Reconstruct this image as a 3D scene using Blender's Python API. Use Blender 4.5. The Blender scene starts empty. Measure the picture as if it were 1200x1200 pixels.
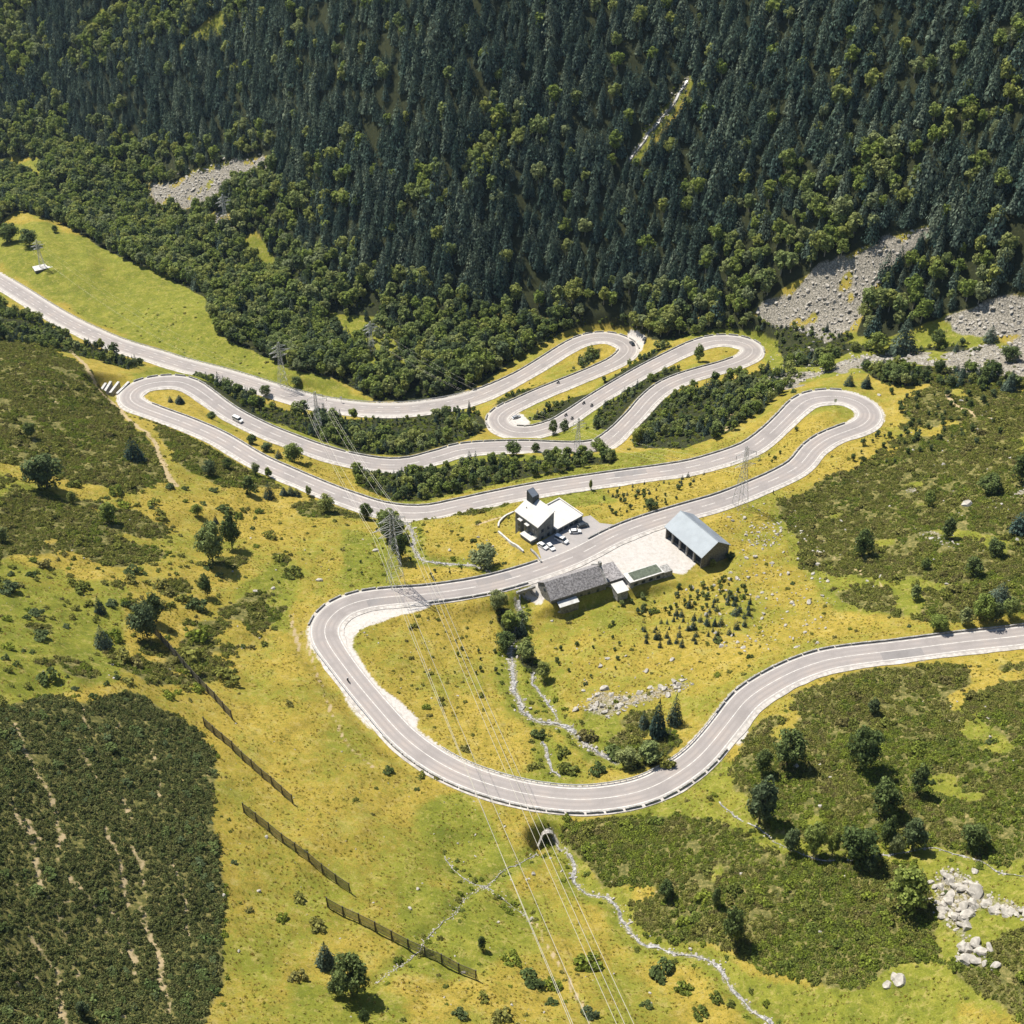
import bpy, bmesh, math, random
import numpy as np
from mathutils import Vector, Matrix

# ------------------------------------------------------------------ camera, light
FPX, TH, HC = 1600.0, math.radians(38.0), 300.0          # focal length in photo pixels, tilt, height
scene = bpy.context.scene
COL = scene.collection
cam_d = bpy.data.cameras.new('camera'); cam = bpy.data.objects.new('camera', cam_d); COL.objects.link(cam)
cam_d.sensor_width = 36.0; cam_d.lens = FPX / 1200.0 * 36.0
cam_d.clip_start = 1.0; cam_d.clip_end = 9000.0
cam.location = (0, 0, HC); cam.rotation_euler = (math.radians(90) - TH, 0, 0)
scene.camera = cam

SUN_EL = math.radians(57); SUN_H = Vector((-0.735, 0.678))
w = bpy.data.worlds.new('World'); scene.world = w; w.use_nodes = True
nt = w.node_tree; nt.nodes.clear()
sky = nt.nodes.new('ShaderNodeTexSky'); sky.sky_type = 'NISHITA'; sky.sun_disc = False
sky.sun_elevation = SUN_EL; sky.sun_rotation = math.atan2(SUN_H.x, SUN_H.y)
sky.altitude = 1600
bg = nt.nodes.new('ShaderNodeBackground'); bg.inputs[1].default_value = 0.095
wo = nt.nodes.new('ShaderNodeOutputWorld')
nt.links.new(sky.outputs[0], bg.inputs[0]); nt.links.new(bg.outputs[0], wo.inputs[0])
sd = bpy.data.lights.new('sun', 'SUN'); sd.energy = 5.0; sd.angle = math.radians(0.53); sd.color = (1.0, 0.95, 0.86)
so = bpy.data.objects.new('sun', sd); COL.objects.link(so)
sdir = Vector((SUN_H.x * math.cos(SUN_EL), SUN_H.y * math.cos(SUN_EL), math.sin(SUN_EL)))
so.rotation_euler = sdir.to_track_quat('Z', 'Y').to_euler(); so.location = (0, 400, 500)
vs = scene.view_settings; vs.view_transform = 'Standard'; vs.look = 'None'; vs.gamma = 1.0
vs.exposure = 0.70; vs.use_curve_mapping = False

# ------------------------------------------------------------------ survey helpers
rng = np.random.default_rng(7); random.seed(7)
CT, ST = math.cos(TH), math.sin(TH)
def ray(px, py):
    u = (px - 600.0) / FPX; v = (600.0 - py) / FPX
    return np.array([u, CT + v * ST, -ST + v * CT])
def P(px, py, z):
    d = ray(px, py); t = (z - HC) / d[2]
    return np.array([d[0] * t, d[1] * t, z])
def proj(x, y, z):
    dz = np.asarray(z) - HC
    dep = y * CT - dz * ST; up = y * ST + dz * CT
    return 600 + FPX * x / dep, 600 - FPX * up / dep, dep
TAB = np.random.default_rng(11).random((256, 256)).astype(np.float32)
def vnoise(x, y, seed=0):
    x = np.asarray(x, np.float32) + np.float32(seed * 7.31 + 1000); y = np.asarray(y, np.float32) + np.float32(seed * 3.77 + 1000)
    xi = x.astype(np.int32); yi = y.astype(np.int32); fx = x - xi; fy = y - yi
    fx *= fx * (3 - 2 * fx); fy *= fy * (3 - 2 * fy)
    x0 = xi & 255; x1 = (xi + 1) & 255; y0 = yi & 255; y1 = (yi + 1) & 255
    return (TAB[y0, x0] * (1 - fx) + TAB[y0, x1] * fx) * (1 - fy) + (TAB[y1, x0] * (1 - fx) + TAB[y1, x1] * fx) * fy
def fbm(x, y, s, seed=0, o=4):
    r = 0; a = 0.5; t = 0
    for k in range(o):
        r = r + a * vnoise(x / s, y / s, seed + k * 17); t += a; a *= 0.5; s *= 0.5
    return r / t
def inpoly(px, py, poly):
    px = np.asarray(px); py = np.asarray(py); r = np.zeros(px.shape, bool)
    pa = np.array(poly, float); bb = (px > pa[:, 0].min()) & (px < pa[:, 0].max()) & (py > pa[:, 1].min()) & (py < pa[:, 1].max())
    x = px[bb]; y = py[bb]; q = np.zeros(x.shape, bool); j = len(poly) - 1
    for i in range(len(poly)):
        xi, yi = poly[i]; xj, yj = poly[j]
        if yi != yj: q ^= ((yi > y) != (yj > y)) & (x < (xj - xi) * (y - yi) / (yj - yi) + xi)
        j = i
    r[bb] = q; return r
def sstep(a, b, x):
    t = np.clip((x - a) / (b - a), 0, 1); return t * t * (3 - 2 * t)
def catmull(pts, n=12):
    p = np.array(pts, float); p = np.vstack([2 * p[0] - p[1], p, 2 * p[-1] - p[-2]]); out = []
    for i in range(1, len(p) - 2):
        for t in np.arange(n) / n:
            out.append(0.5 * ((2 * p[i]) + (-p[i-1] + p[i+1]) * t + (2*p[i-1] - 5*p[i] + 4*p[i+1] - p[i+2]) * t**2 + (-p[i-1] + 3*p[i] - 3*p[i+1] + p[i+2]) * t**3))
    out.append(p[-2]); return np.array(out)

# ------------------------------------------------------------------ road line
ROADPX = [(1640,680),(1500,702),(1330,726),(1200,744.5),(1130,752),(1060,761),(983,770.5),(947,780),(913,795),(877,818),(857,842),(837,867),(820,886),(800,902),(767,921),(733,931.5),(683,937),(633,933),(587,923),(543,908),(507,889),(473,863),(443,830),(417,799),(404,782),(390,763),(382,749),(380,738),(384,727),(396,715),(410,708),(430,702.5),(460,699),(500,696),(550,689),(587,681),(632,667.5),(675,651),(720,628),(755,614),(800,600),(845,587),(883,572),(913,559),(933,548),(943,538.5),(953,526),(970,514),(990,506),(1008,499.5),(1017,493),(1020,486),(1016,478),(1006,471),(990,465.5),(975,464),(955,466),(940,472),(923,488),(900,510),(877,526),(840,539),(800,549),(720,560),(640,572),(580,583.5),(535,593.5),(505,600),(475,601),(445,596.5),(415,587),(380,574),(333,554),(300,539),(258,514),(220,497),(190,486),(166,477),(153,469),(154,460),(166,452),(186,447.5),(208,447),(224,452),(240,462),(260,477),(280,489.5),(310,504),(340,516),(367,526),(400,536),(435,543),(460,545),(483,543),(505,537),(520,533),(535,528),(557,525),(585,523.5),(615,523),(640,524),(677,525.5),(700,523),(713,516),(727,504),(737,494),(747.5,483),(759.5,469),(777.5,454),(800,443.5),(824,436),(848,429.5),(867.5,423),(879.5,416),(882,408.5),(873.5,402.5),(857,399),(837.5,399),(815,405),(792.5,415),(762.5,430),(740,442.5),(718,455.5),(693,471),(677,482),(655,496),(640,502),(622,506.5),(602,506),(588,500),(583,490),(592,481),(607,473.5),(627,464),(652,453.5),(677,443.5),(702,433),(723,423),(735,413.5),(736,406.5),(728,400),(714,395.5),(697,395.5),(680,400),(663,408.5),(643,421),(627,431),(610,441),(585,453.5),(560,464),(533,471.5),(500,477),(467,480),(433,479.5),(405,477),(374,472.5),(346,465.5),(320,457.5),(267,441),(213,427),(180,416.5),(140,404.5),(107,390.5),(80,377.5),(53,362),(27,345.5),(0,329),(-60,293),(-160,238)]
rp = catmull(ROADPX, 10)
GRADE = 0.052
rz = np.linspace(10, -90, len(rp))
for it in range(12):
    W = np.array([P(a, b, z) for (a, b), z in zip(rp, rz)])
    s = np.concatenate([[0], np.cumsum(np.hypot(*(np.diff(W[:, :2], axis=0).T)))])
    i0 = int(np.argmin(np.hypot(rp[:, 0] - 683, rp[:, 1] - 937)))
    rz = -GRADE * (s - s[i0])
def resample(W, step):
    d = np.concatenate([[0], np.cumsum(np.hypot(*(np.diff(W[:, :2], axis=0).T)))])
    t = np.arange(0, d[-1], step)
    return np.stack([np.interp(t, d, W[:, k]) for k in range(3)], 1)
R = resample(W, 1.0)
for it in range(10):                                        # ease the traced line
    R[1:-1] = 0.25 * R[:-2] + 0.5 * R[1:-1] + 0.25 * R[2:]
NR = len(R)
rpx, rpy, _ = proj(R[:, 0], R[:, 1], R[:, 2])
tan = np.gradient(R[:, :2], axis=0); tan /= np.linalg.norm(tan, axis=1)[:, None]
nrmL = np.stack([-tan[:, 1], tan[:, 0]], 1)                 # to the left of travel
ang = np.unwrap(np.arctan2(tan[:, 1], tan[:, 0])); curv = np.abs(np.gradient(ang))
curv = np.convolve(curv, np.ones(25) / 25, 'same')
def st(px, py, lo=0, hi=None):
    hi = NR if hi is None else hi
    return lo + int(np.argmin(np.hypot(rpx[lo:hi] - px, rpy[lo:hi] - py)))
HW = 4.0 + np.clip(curv * 16, 0, 1.3)
k3 = st(585, 453.5); HW += 1.5 * sstep(k3 - 20, k3 + 30, np.arange(NR))
def roadz(px, py):
    return R[st(px, py), 2]

# ------------------------------------------------------------------ terrain height field
ctl = []
def c(px, py, z): ctl.append(P(px, py, z))
for a in [(-150,1199,95),(0,1199,62),(150,1199,46),(300,1199,34),(450,1199,27),(650,1199,21),(780,1199,17),(900,1199,18),(1050,1199,27),(1199,1199,38),(1400,1199,60),
          (-150,1000,75),(0,1000,52),(130,1000,38),(250,1000,24),(400,1020,13),(560,1045,6),(660,1000,-1),(700,1040,3),(760,1110,9),(850,1050,14),(950,1020,17),(1080,1010,21),(1199,1020,32),(1400,1000,60),
          (1199,900,25),(1050,900,16),(930,900,9),(1400,850,40),(1199,820,16),(1000,830,9),(-150,820,62),(0,820,41),(130,820,25),(230,850,15),(330,870,7),(400,880,3),
          (-150,700,45),(0,700,24),(150,700,8),(300,700,-7),(220,760,4),(300,780,-1),(-150,600,25),(0,600,10),(100,600,1),(180,610,-6),(250,620,-14),(330,630,-18),(400,650,-17),(464,684,-13.5),
          (-150,500,0),(0,500,-6),(100,500,-18),(60,450,-24),(0,450,-20),(-150,440,-20),(110,440,-36),(0,400,-42),(60,405,-50),(130,430,-50),(180,500,-30),(0,370,-74),(50,395,-68),
          (500,650,-16),(540,655,-17),(570,630,-18),(520,610,-23),(600,600,-20),(700,590,-22),
          (500,760,-8),(600,800,-9),(660,860,-5),(700,760,-8),(760,850,-3),(800,740,-8),(900,740,-5),(850,680,-11),(950,680,-8),(600,740,-13),(560,720,-12),(660,726,-15),(720,708,-15),(785,697,-15),(830,690,-13),
          (1050,680,1),(1199,690,12),(1400,690,30),(1100,600,-5),(950,600,-15),(1199,600,5),(1400,600,25),(1199,500,-8),(1100,500,-15),(1400,480,10),(1199,430,-15),(1100,420,-26),(1000,430,-33),(930,450,-38),
          (250,400,-87),(200,370,-89),(100,310,-93),(230,345,-95),(0,290,-95),(-150,260,-100),(350,440,-80),(420,440,-82),(500,450,-78),(0,230,-107),(-150,200,-115),(150,260,-103),(330,400,-90)]:
    c(*a)
FOOT = [(-260,150,-122),(-100,160,-119),(30,172,-116),(150,215,-110),(240,250,-104),(330,310,-97),(430,375,-88),(540,395,-80),(650,378,-72),(750,372,-65),(860,372,-56),(960,385,-44),(1080,392,-32),(1199,395,-18),(1330,395,-5)]
for px, py, z in FOOT:
    f = P(px, py, z)
    for d in (0, 50, 120, 220, 360, 560, 800):
        ctl.append(np.array([f[0], f[1] + d, z + 0.66 * d + (0.0006 * d * d if d < 300 else 54)]))
for i in range(0, NR, 6): ctl.append(R[i])
for x in (-700, -350, 0, 350, 700): ctl.append(np.array([x, 30.0, 62 + abs(x) * 0.10]))
for y in (200, 400): ctl.append(np.array([620.0, y, 70 - y * 0.08])); ctl.append(np.array([-620.0, y, 130 - y * 0.25]))
C_ = np.array(ctl)
keep = []
for i in range(len(C_)):
    if all(np.hypot(C_[i, 0] - C_[j, 0], C_[i, 1] - C_[j, 1]) > 3.5 for j in keep[-400:]): keep.append(i)
C_ = C_[keep]; S_ = 100.0
def tps(r2): return 0.5 * r2 * np.log(r2 + 1e-12)
X_ = C_[:, :2] / S_; n = len(X_)
r2 = ((X_[:, None] - X_[None]) ** 2).sum(-1)
A = np.zeros((n + 3, n + 3)); A[:n, :n] = tps(r2) + np.eye(n) * 2e-3
A[:n, n] = 1; A[:n, n + 1:] = X_; A[n, :n] = 1; A[n + 1:, :n] = X_.T
sol = np.linalg.solve(A, np.concatenate([C_[:, 2], [0, 0, 0]]))
GX0, GX1, GY0, GY1, GS = -560.0, 560.0, 60.0, 1400.0, 4.0
gx = np.arange(GX0, GX1 + 0.1, GS); gy = np.arange(GY0, GY1 + 0.1, GS)
B = np.zeros((len(gy), len(gx)))
for j, yv in enumerate(gy):
    q = np.stack([gx, np.full_like(gx, yv)], 1) / S_
    r2 = ((q[:, None] - X_[None]) ** 2).sum(-1)
    B[j] = tps(r2) @ sol[:n] + sol[n] + q @ sol[n + 1:]
def bil(A_, x, y, x0, y0, s):
    fx = np.clip((np.asarray(x) - x0) / s, 0, A_.shape[1] - 1.001); fy = np.clip((np.asarray(y) - y0) / s, 0, A_.shape[0] - 1.001)
    i = fx.astype(int); j = fy.astype(int); fx = fx - i; fy = fy - j
    return (A_[j, i] * (1 - fx) + A_[j, i + 1] * fx) * (1 - fy) + (A_[j + 1, i] * (1 - fx) + A_[j + 1, i + 1] * fx) * fy
# fine raster, 1 m
RX0, RX1, RY0, RY1 = -540.0, 540.0, 70.0, 1380.0
xs = np.arange(RX0, RX1 + 0.5); ys = np.arange(RY0, RY1 + 0.5)
XX, YY = np.meshgrid(xs, ys)
Z = bil(B, XX, YY, GX0, GY0, GS)
PX, PY, DEP = proj(XX, YY, Z)
rd = np.full(Z.shape, 99.0); rzv = np.zeros(Z.shape)
K = 16
for i in range(NR):
    cx = int(round(R[i, 0] - RX0)); cy = int(round(R[i, 1] - RY0))
    a0, a1, b0, b1 = max(cx - K, 0), min(cx + K + 1, Z.shape[1]), max(cy - K, 0), min(cy + K + 1, Z.shape[0])
    if a0 >= a1 or b0 >= b1: continue
    d = np.hypot(XX[b0:b1, a0:a1] - R[i, 0], YY[b0:b1, a0:a1] - R[i, 1]) - HW[i]
    m = d < rd[b0:b1, a0:a1]
    rd[b0:b1, a0:a1][m] = d[m]; rzv[b0:b1, a0:a1][m] = R[i, 2]
def wpoly(poly): return inpoly(PX, PY, poly)
WC = {}
def warp_poly(poly, amp=6, s=14, seed=3):
    if (s, seed) not in WC: WC[(s, seed)] = ((fbm(XX, YY, s, seed) - 0.5) * 2, (fbm(XX, YY, s, seed + 50) - 0.5) * 1.4)
    wx, wy = WC[(s, seed)]
    return inpoly(PX + wx * amp, PY + wy * amp, poly)
def blur(m, k=1):
    m = m.astype(float)
    for _ in range(k):
        m[1:-1] = (m[:-2] + 2 * m[1:-1] + m[2:]) / 4; m[:, 1:-1] = (m[:, :-2] + 2 * m[:, 1:-1] + m[:, 2:]) / 4
    return m
# relief
mount = sstep(-60, 40, Z - 0) * sstep(560, 680, YY)
near = 1 - sstep(600, 750, YY)
rel = (fbm(XX, YY, 34, 5) - 0.5) * 5.0 * near + (fbm(XX, YY, 9, 9, 3) - 0.5) * 1.9 + (fbm(XX + 0.35 * YY, YY * 0.45, 70, 21) - 0.5) * 34 * sstep(640, 820, YY)
ZY = float(roadz(720, 628)) - 0.1
_a = R[st(640, 665)]; _b = R[st(790, 603)]; _d = (_b - _a)[:2]; _l = np.linalg.norm(_d); _d = _d / _l
def padz(x, y): return _a[2] + (_b[2] - _a[2]) * np.clip(((x - _a[0]) * _d[0] + (y - _a[1]) * _d[1]) / _l, -0.35, 1.35)
PADS = [[(598,630),(606,619),(625,604),(655,592),(690,605),(745,612),(725,632),(640,672),(612,655)],
        [(608,706),(608,690),(640,670),(700,646),(745,626),(785,612),(806,611),(860,652),(850,672),(812,682),(790,684),(745,690),(710,692),(645,714)]]
PADM = np.zeros(Z.shape)
for poly in PADS: PADM = np.maximum(PADM, blur(inpoly(*proj(XX, YY, padz(XX, YY) - .3)[:2], poly), 4))
Z = Z + rel * sstep(1.0, 16.0, rd) * (1 - PADM)
pm = sstep(0.15, 0.75, PADM); Z = Z * (1 - pm) + (padz(XX, YY) - 0.32) * pm
# streams cut gullies
STREAMS = {
 'upper': ([(478,612),(484,628),(488,645),(500,656),(520,658),(540,660),(558,662),(575,672),(590,684)], 1.1, 1.0),
 'middle': ([(607,700),(609,722),(603,742),(600,765),(602,790),(606,815),(614,833),(632,843),(655,848),(672,856),(684,868),(700,880),(722,893)], 1.5, 1.0),
 'middle_side': ([(627,785),(622,800),(634,812),(643,826),(654,842)], 0.8, 0.5),
 'middle_tail': ([(636,868),(643,882),(650,900),(656,914)], 0.8, 0.5),
 'lower': ([(646,966),(655,985),(668,1000),(673,1020),(677,1038),(690,1047),(707,1047),(722,1060),(731,1080),(740,1092),(755,1106),(770,1108),(795,1117),(820,1118),(838,1126),(850,1142),(862,1165),(880,1180),(900,1192),(915,1215)], 0.95, 0.8),
 'spring': ([(519,1005),(532,1018),(545,1030),(566,1036),(580,1045),(600,1062),(620,1078)], 0.26, 0.3),
 'spring_side': ([(632,1001),(610,1010),(590,1018),(572,1034),(552,1048),(538,1062),(520,1080),(506,1094),(495,1108),(478,1125),(460,1137),(440,1150)], 0.22, 0.3),
 'waterfall': ([(738,188),(748,172),(758,156),(770,143),(784,126),(795,110),(806,90)], 1.7, 0.3),
 'right': ([(842,938),(856,950),(872,960),(900,975),(912,985),(950,1003),(985,1008),(1020,1002),(1060,998),(1095,992),(1112,996),(1150,1008),(1170,1020),(1210,1028)], 0.5, 0.5)}
def Gz(x, y): return bil(Z, x, y, RX0, RY0, 1.0)
def G(px, py):
    d = ray(px, py); t = np.arange(140, 1500, 0.7)
    x, y, z = d[0] * t, d[1] * t, HC + d[2] * t
    k = np.argmax(z < Gz(x, y)); tt = t[max(k - 1, 0)] if k else t[-1]
    tf = np.linspace(tt, tt + 0.8, 17); z = HC + d[2] * tf; g = Gz(d[0] * tf, d[1] * tf)
    k = np.argmax(z < g)
    return np.array([d[0] * tf[k], d[1] * tf[k], float(g[k])])
sdist = np.full(Z.shape, 99.0)
STW = {}
for nme, (pl, wd, dp) in STREAMS.items():
    L = np.array([G(a, b) for a, b in catmull(pl, 4)]); L = resample(L, 0.8)
    L[:, 0] += (fbm(L[:, 0], L[:, 1], 5, 31) - 0.5) * 2.4; L[:, 1] += (fbm(L[:, 0], L[:, 1], 5, 37) - 0.5) * 2.4
    STW[nme] = L
    for q in L:
        cx = int(round(q[0] - RX0)); cy = int(round(q[1] - RY0)); K = 9
        sl = (slice(max(cy - K, 0), cy + K + 1), slice(max(cx - K, 0), cx + K + 1))
        sdist[sl] = np.minimum(sdist[sl], np.hypot(XX[sl] - q[0], YY[sl] - q[1]) - wd)
WC.clear(); Z = Z - 0.9 * (1 - sstep(-0.5, 3.0, sdist)) * sstep(0.5, 5, rd)
# road bench
fl = 1 - sstep(2.6, 8.0, rd)
Z = Z * (1 - fl) + (rzv - 0.28) * fl
def carve(px, py, sd, off, floor, rad):                     # hollow in front of a culvert mouth
    global Z
    i = st(px, py); c0 = R[i, :2] + nrmL[i] * sd * (HW[i] + off); d = np.hypot(XX - c0[0], YY - c0[1])
    wgt = (1 - sstep(rad * .45, rad, d)) * sstep(2.2, 3.4, rd); Z = Z * (1 - wgt) + np.minimum(Z, R[i, 2] - floor) * wgt
carve(649, 935, 1, 9.8, 5.8, 6.4); carve(603, 677, -1, 7.6, 3.6, 6.6)
_i = st(153, 462); _c = P(131, 455, R[_i, 2] - 2.5); _w = (1 - sstep(5, 12, np.hypot(XX - _c[0], YY - _c[1]))) * sstep(1.2, 2.6, rd)   # pit below the retaining walls
Z = Z * (1 - _w) + np.minimum(Z, R[_i, 2] - 4.5) * _w
PX, PY, DEP = proj(XX, YY, Z)
# ------------------------------------------------------------------ ground cover (what grows or lies where)
HEATH = [[(-300,800),(0,830),(60,815),(100,825),(150,808),(200,835),(235,860),(252,880),(248,940),(255,990),(262,1040),(258,1100),(262,1150),(245,1190),(235,1330),(-300,1330)],
 [(-300,395),(0,392),(60,402),(105,432),(128,470),(165,503),(195,545),(200,566),(150,572),(80,562),(30,548),(0,545),(-300,560)],
 [(168,482),(220,504),(260,524),(300,550),(330,576),(300,568),(250,560),(215,545),(190,512)],
 [(-300,610),(0,582),(60,574),(110,608),(160,600),(200,612),(200,630),(150,628),(100,632),(60,630),(20,645),(-300,700)],
 [(58,640),(120,630),(195,636),(200,652),(155,660),(90,652),(65,650)],
 [(655,978),(700,957),(760,952),(830,962),(870,977),(930,1003),(1000,1008),(1080,1012),(1085,1060),(1110,1130),(1050,1128),(1000,1163),(930,1150),(860,1112),(830,1106),(770,1100),(745,1062),(705,1040),(685,1010)],
 [(905,815),(1000,787),(1100,778),(1200,772),(1500,750),(1500,1040),(1200,1022),(1100,990),(1000,1000),(900,970),(850,930),(872,880)],
 [(1110,1135),(1150,1120),(1200,1090),(1500,1090),(1500,1330),(1200,1205),(1150,1165)],
 [(905,588),(960,562),(1000,548),(1045,520),(1066,470),(1100,436),(1200,440),(1500,430),(1500,715),(1200,712),(1130,726),(1050,722),(985,705),(955,680),(935,640)],
 [(712,862),(740,835),(780,832),(797,855),(775,890),(730,905),(712,890)],
 [(480,590),(560,592),(610,584),(600,592),(540,604),(500,612)],[(330,592),(400,610),(440,612),(430,600),(380,585)]]
GREEN = [[(-300,200),(0,262),(60,262),(140,298),(240,340),(262,392),(340,428),(400,446),(430,474),(380,470),(300,448),(200,412),(100,372),(0,308),(-300,260)],[(-60,183),(62,187),(45,204),(-60,204)],
 [(492,940),(540,928),(560,958),(600,1000),(590,1030),(540,1012),(502,992),(485,962)],[(860,1140),(950,1160),(1060,1128),(1125,1150),(1110,1215),(880,1215)],
 [(-300,650),(0,655),(150,690),(140,800),(0,822),(-300,800)],[(-50,535),(60,573),(0,582),(-50,582)],[(400,620),(470,640),(460,692),(400,692)],[(620,575),(700,570),(720,590),(640,600)],
 [(480,1040),(600,1058),(610,1100),(520,1150),(470,1130)],[(340,1150),(480,1165),(470,1230),(340,1230)],[(800,900),(875,890),(850,955),(780,965)],[(280,690),(340,655),(335,745),(290,722)],
 [(680,830),(720,820),(730,900),(690,890)],[(285,278),(300,272),(328,312),(315,322),(290,302)],[(385,368),(440,372),(485,430),(470,452),(440,445),(400,402)],[(150,440),(210,425),(330,480),(420,505),(420,540),(300,490),(230,445)],
 [(420,540),(600,535),(700,530),(780,525),(780,545),(640,560),(470,590),(420,570)],[(600,500),(700,455),(760,430),(700,520)], [(760,396),(880,385),(1010,396),(1130,384),(1200,410),(1200,440),(1010,440),(900,450),(905,410)], [(905,600),(1300,430),(1300,720),(980,720)], [(700,960),(1300,770),(1300,1200),(900,1130)]]
YARD = [[(612,702),(614,690),(640,676),(700,651),(745,631),(784,613),(790,630),(818,660),(800,674),(780,668),(735,690),(715,690),(700,668),(640,688),(636,712),(622,705)]]
GRAVEL = YARD + [[(398,748),(403,726),(430,713),(480,707),(512,710),(455,725),(420,738),(413,758),(440,800),(492,842),(482,857),(430,812),(404,772)],[(395,800),(420,832),(444,856),(432,856),(405,825)],
 [(735,385),(760,395),(752,410),(735,425)],[(596,490),(612,483),(622,498),(605,504)],[(868,800),(885,830),(868,878),(858,870)]]
ROCK = [[(880,366),(920,346),(960,315),(1010,290),(1097,260),(1062,292),(1022,345),(1002,388),(960,398),(900,377)],[(1108,374),(1150,358),(1200,345),(1330,320),(1330,395),(1150,396),(1120,386)],
 [(165,216),(200,216),(240,194),(312,183),(318,198),(272,214),(250,240),(190,246)],[(240,250),(268,248),(278,268),(250,268)],
 [(890,446),(930,436),(965,436),(1000,416),(1060,414),(1100,420),(1150,404),(1200,398),(1330,395),(1330,440),(1200,442),(1130,436),(1080,427),(1000,427),(940,449),(900,458)],
 [(734,192),(758,150),(788,115),(808,86),(814,94),(798,132),(772,166),(744,194)],[(72,42),(130,6),(152,-5),(122,32)],[(225,40),(265,6),(266,36),(240,52),(203,58)],
 [(1088,1032),(1110,1012),(1130,1022),(1160,1045),(1210,1062),(1210,1082),(1150,1066),(1130,1080),(1150,1110),(1168,1140),(1120,1130),(1128,1100),(1092,1070)],
 [(1060,572),(1082,572),(1085,582),(1065,580)],[(1150,580),(1175,590),(1190,605),(1175,608),(1155,592)],[(1062,612),(1090,620),(1110,632),(1130,640),(1120,645),(1080,630)],
 [(700,806),(740,812),(800,795),(820,800),(790,815),(745,830),(715,842),(690,835),(672,830)],[(1175,575),(1210,565),(1210,582),(1185,585)]]
PATHS = [([(40,975),(60,1000),(75,1025),(100,1045),(115,1075),(128,1100)],.3),([(105,870),(118,890),(128,925),(135,945)],.25),([(120,965),(135,1000),(145,1040),(150,1065)],.45),([(150,990),(165,1015),(170,1045)],.35),
 ([(165,1065),(180,1110),(190,1150),(200,1190)],.45),([(0,1100),(15,1125),(20,1190)],.3),([(60,1160),(80,1198)],.25),([(145,1115),(165,1145)],.4),([(15,845),(38,895),(58,935),(75,990)],.45),([(88,865),(108,905),(115,915)],.35),([(30,960),(40,1000),(48,1040)],.4),
 ([(78,1190),(60,1130),(30,1095)],.35),([(150,940),(152,955)],.4),([(10,930),(25,975)],.4),([(95,830),(105,855)],.4),([(130,1060),(160,1130)],.3),
 ([(80,410),(90,418),(106,436),(114,455),(140,480),(158,498),(175,510),(190,540),(205,570)],.8),([(185,535),(200,565)],.6),
 ([(620,1078),(635,1095),(643,1112),(668,1148),(690,1200)],.35),([(340,720),(345,745),(352,765)],.5),([(355,740),(400,860),(440,900)],.35),([(1110,460),(1116,472),(1135,482),(1145,488)],.6),([(853,480),(858,490),(850,505)],.6),([(560,615),(590,605)],.5),
 ([(920,622),(990,660),(1040,690)],.3),([(0,420),(40,440),(70,480)],.3),([(35,1010),(70,1080),(95,1150)],.3),([(200,1000),(215,1050),(220,1100)],.3),([(170,850),(185,900),(190,960)],.25),([(0,540),(60,500)],.3)]
_pr = random.Random(5)
for _k in range(60):
    qx, qy, ql = _pr.uniform(0, 235), _pr.uniform(840, 1195), _pr.uniform(8, 26)
    PATHS.append(([(qx, qy), (qx + ql * .3, qy + ql * .6), (qx + ql * _pr.uniform(.4, .75), qy + ql * 1.3)], _pr.uniform(.0, .22)))
dense_con_line = [(-400,152),(0,165),(100,168),(160,190),(250,196),(312,182),(335,240),(352,310),(400,330),(460,350),(560,366),(650,374),(760,370),(850,374),(882,362),(962,314),(1098,258),(1062,294),(1024,345),(1004,396),(1040,396),(1108,370),(1200,343),(1600,300)]
CON = dense_con_line + [(1600,-700),(-400,-700)]
BL_ALL = [(-400,152),(0,165),(100,168),(160,190),(250,196),(312,182),(335,240),(352,310),(400,330),(460,350),(560,366),(650,374),(760,370),(850,374),(882,362),(905,378),(900,392),(860,386),(830,388),(795,398),(762,398),(742,388),(700,383),(662,388),(622,412),(580,440),(535,462),(490,470),(440,470),(395,444),(335,432),(300,412),(258,396),(240,347),(200,327),(140,302),(70,262),(20,246),(0,264),(-400,240)]
CLEAR = [ROCK[0], ROCK[1], ROCK[2], ROCK[3], ROCK[5], ROCK[6], ROCK[7], GREEN[1], GREEN[13], GREEN[14]]
ZONES = [[(676,428),(690,412),(706,407),(702,420),(684,432)],[(702,450),(740,428),(775,407),(788,404),(762,424),(716,452)],[(880,374),(930,382),(1000,393),(1000,402),(940,404),(900,398)],[(290,472),(350,486),(420,492),(480,488),(560,482),(572,500),(550,514),(505,527),(470,536),(430,533),(380,520),(340,502)],
 [(412,550),(440,556),(500,552),(540,543),(600,540),(640,538),(690,533),(730,540),(640,556),(570,570),(500,586),(460,588),(425,572)],
 [(700,484),(740,452),(790,428),(800,436),(765,449),(735,480),(714,503),(694,503)],
 [(742,506),(770,472),(800,458),(860,445),(900,432),(945,440),(900,474),(860,505),(800,526),(742,524)],
 [(622,492),(650,474),(692,459),(700,462),(662,486),(640,496)],
 [(572,478),(600,462),(650,444),(690,425),(700,412),(692,424),(640,450),(590,473)],
 [(-100,332),(0,356),(30,366),(80,396),(130,414),(172,427),(150,434),(100,418),(40,404),(-100,388)],
 [(222,440),(262,452),(330,486),(352,502),(300,490),(262,466)],
 [(905,395),(960,400),(1060,410),(1130,402),(1140,412),(1000,412),(960,430),(920,430)],
 [(440,600),(470,612),(480,640),(470,650),(450,630)], [(578,705),(600,712),(620,745),(640,790),(618,790),(595,750),(582,725)],
 [(735,880),(790,850),(800,868),(770,898),(735,906)], [(1000,428),(1100,430),(1190,440),(1190,460),(1100,452),(1040,452)]]
heath = np.zeros(Z.shape, bool)
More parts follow.
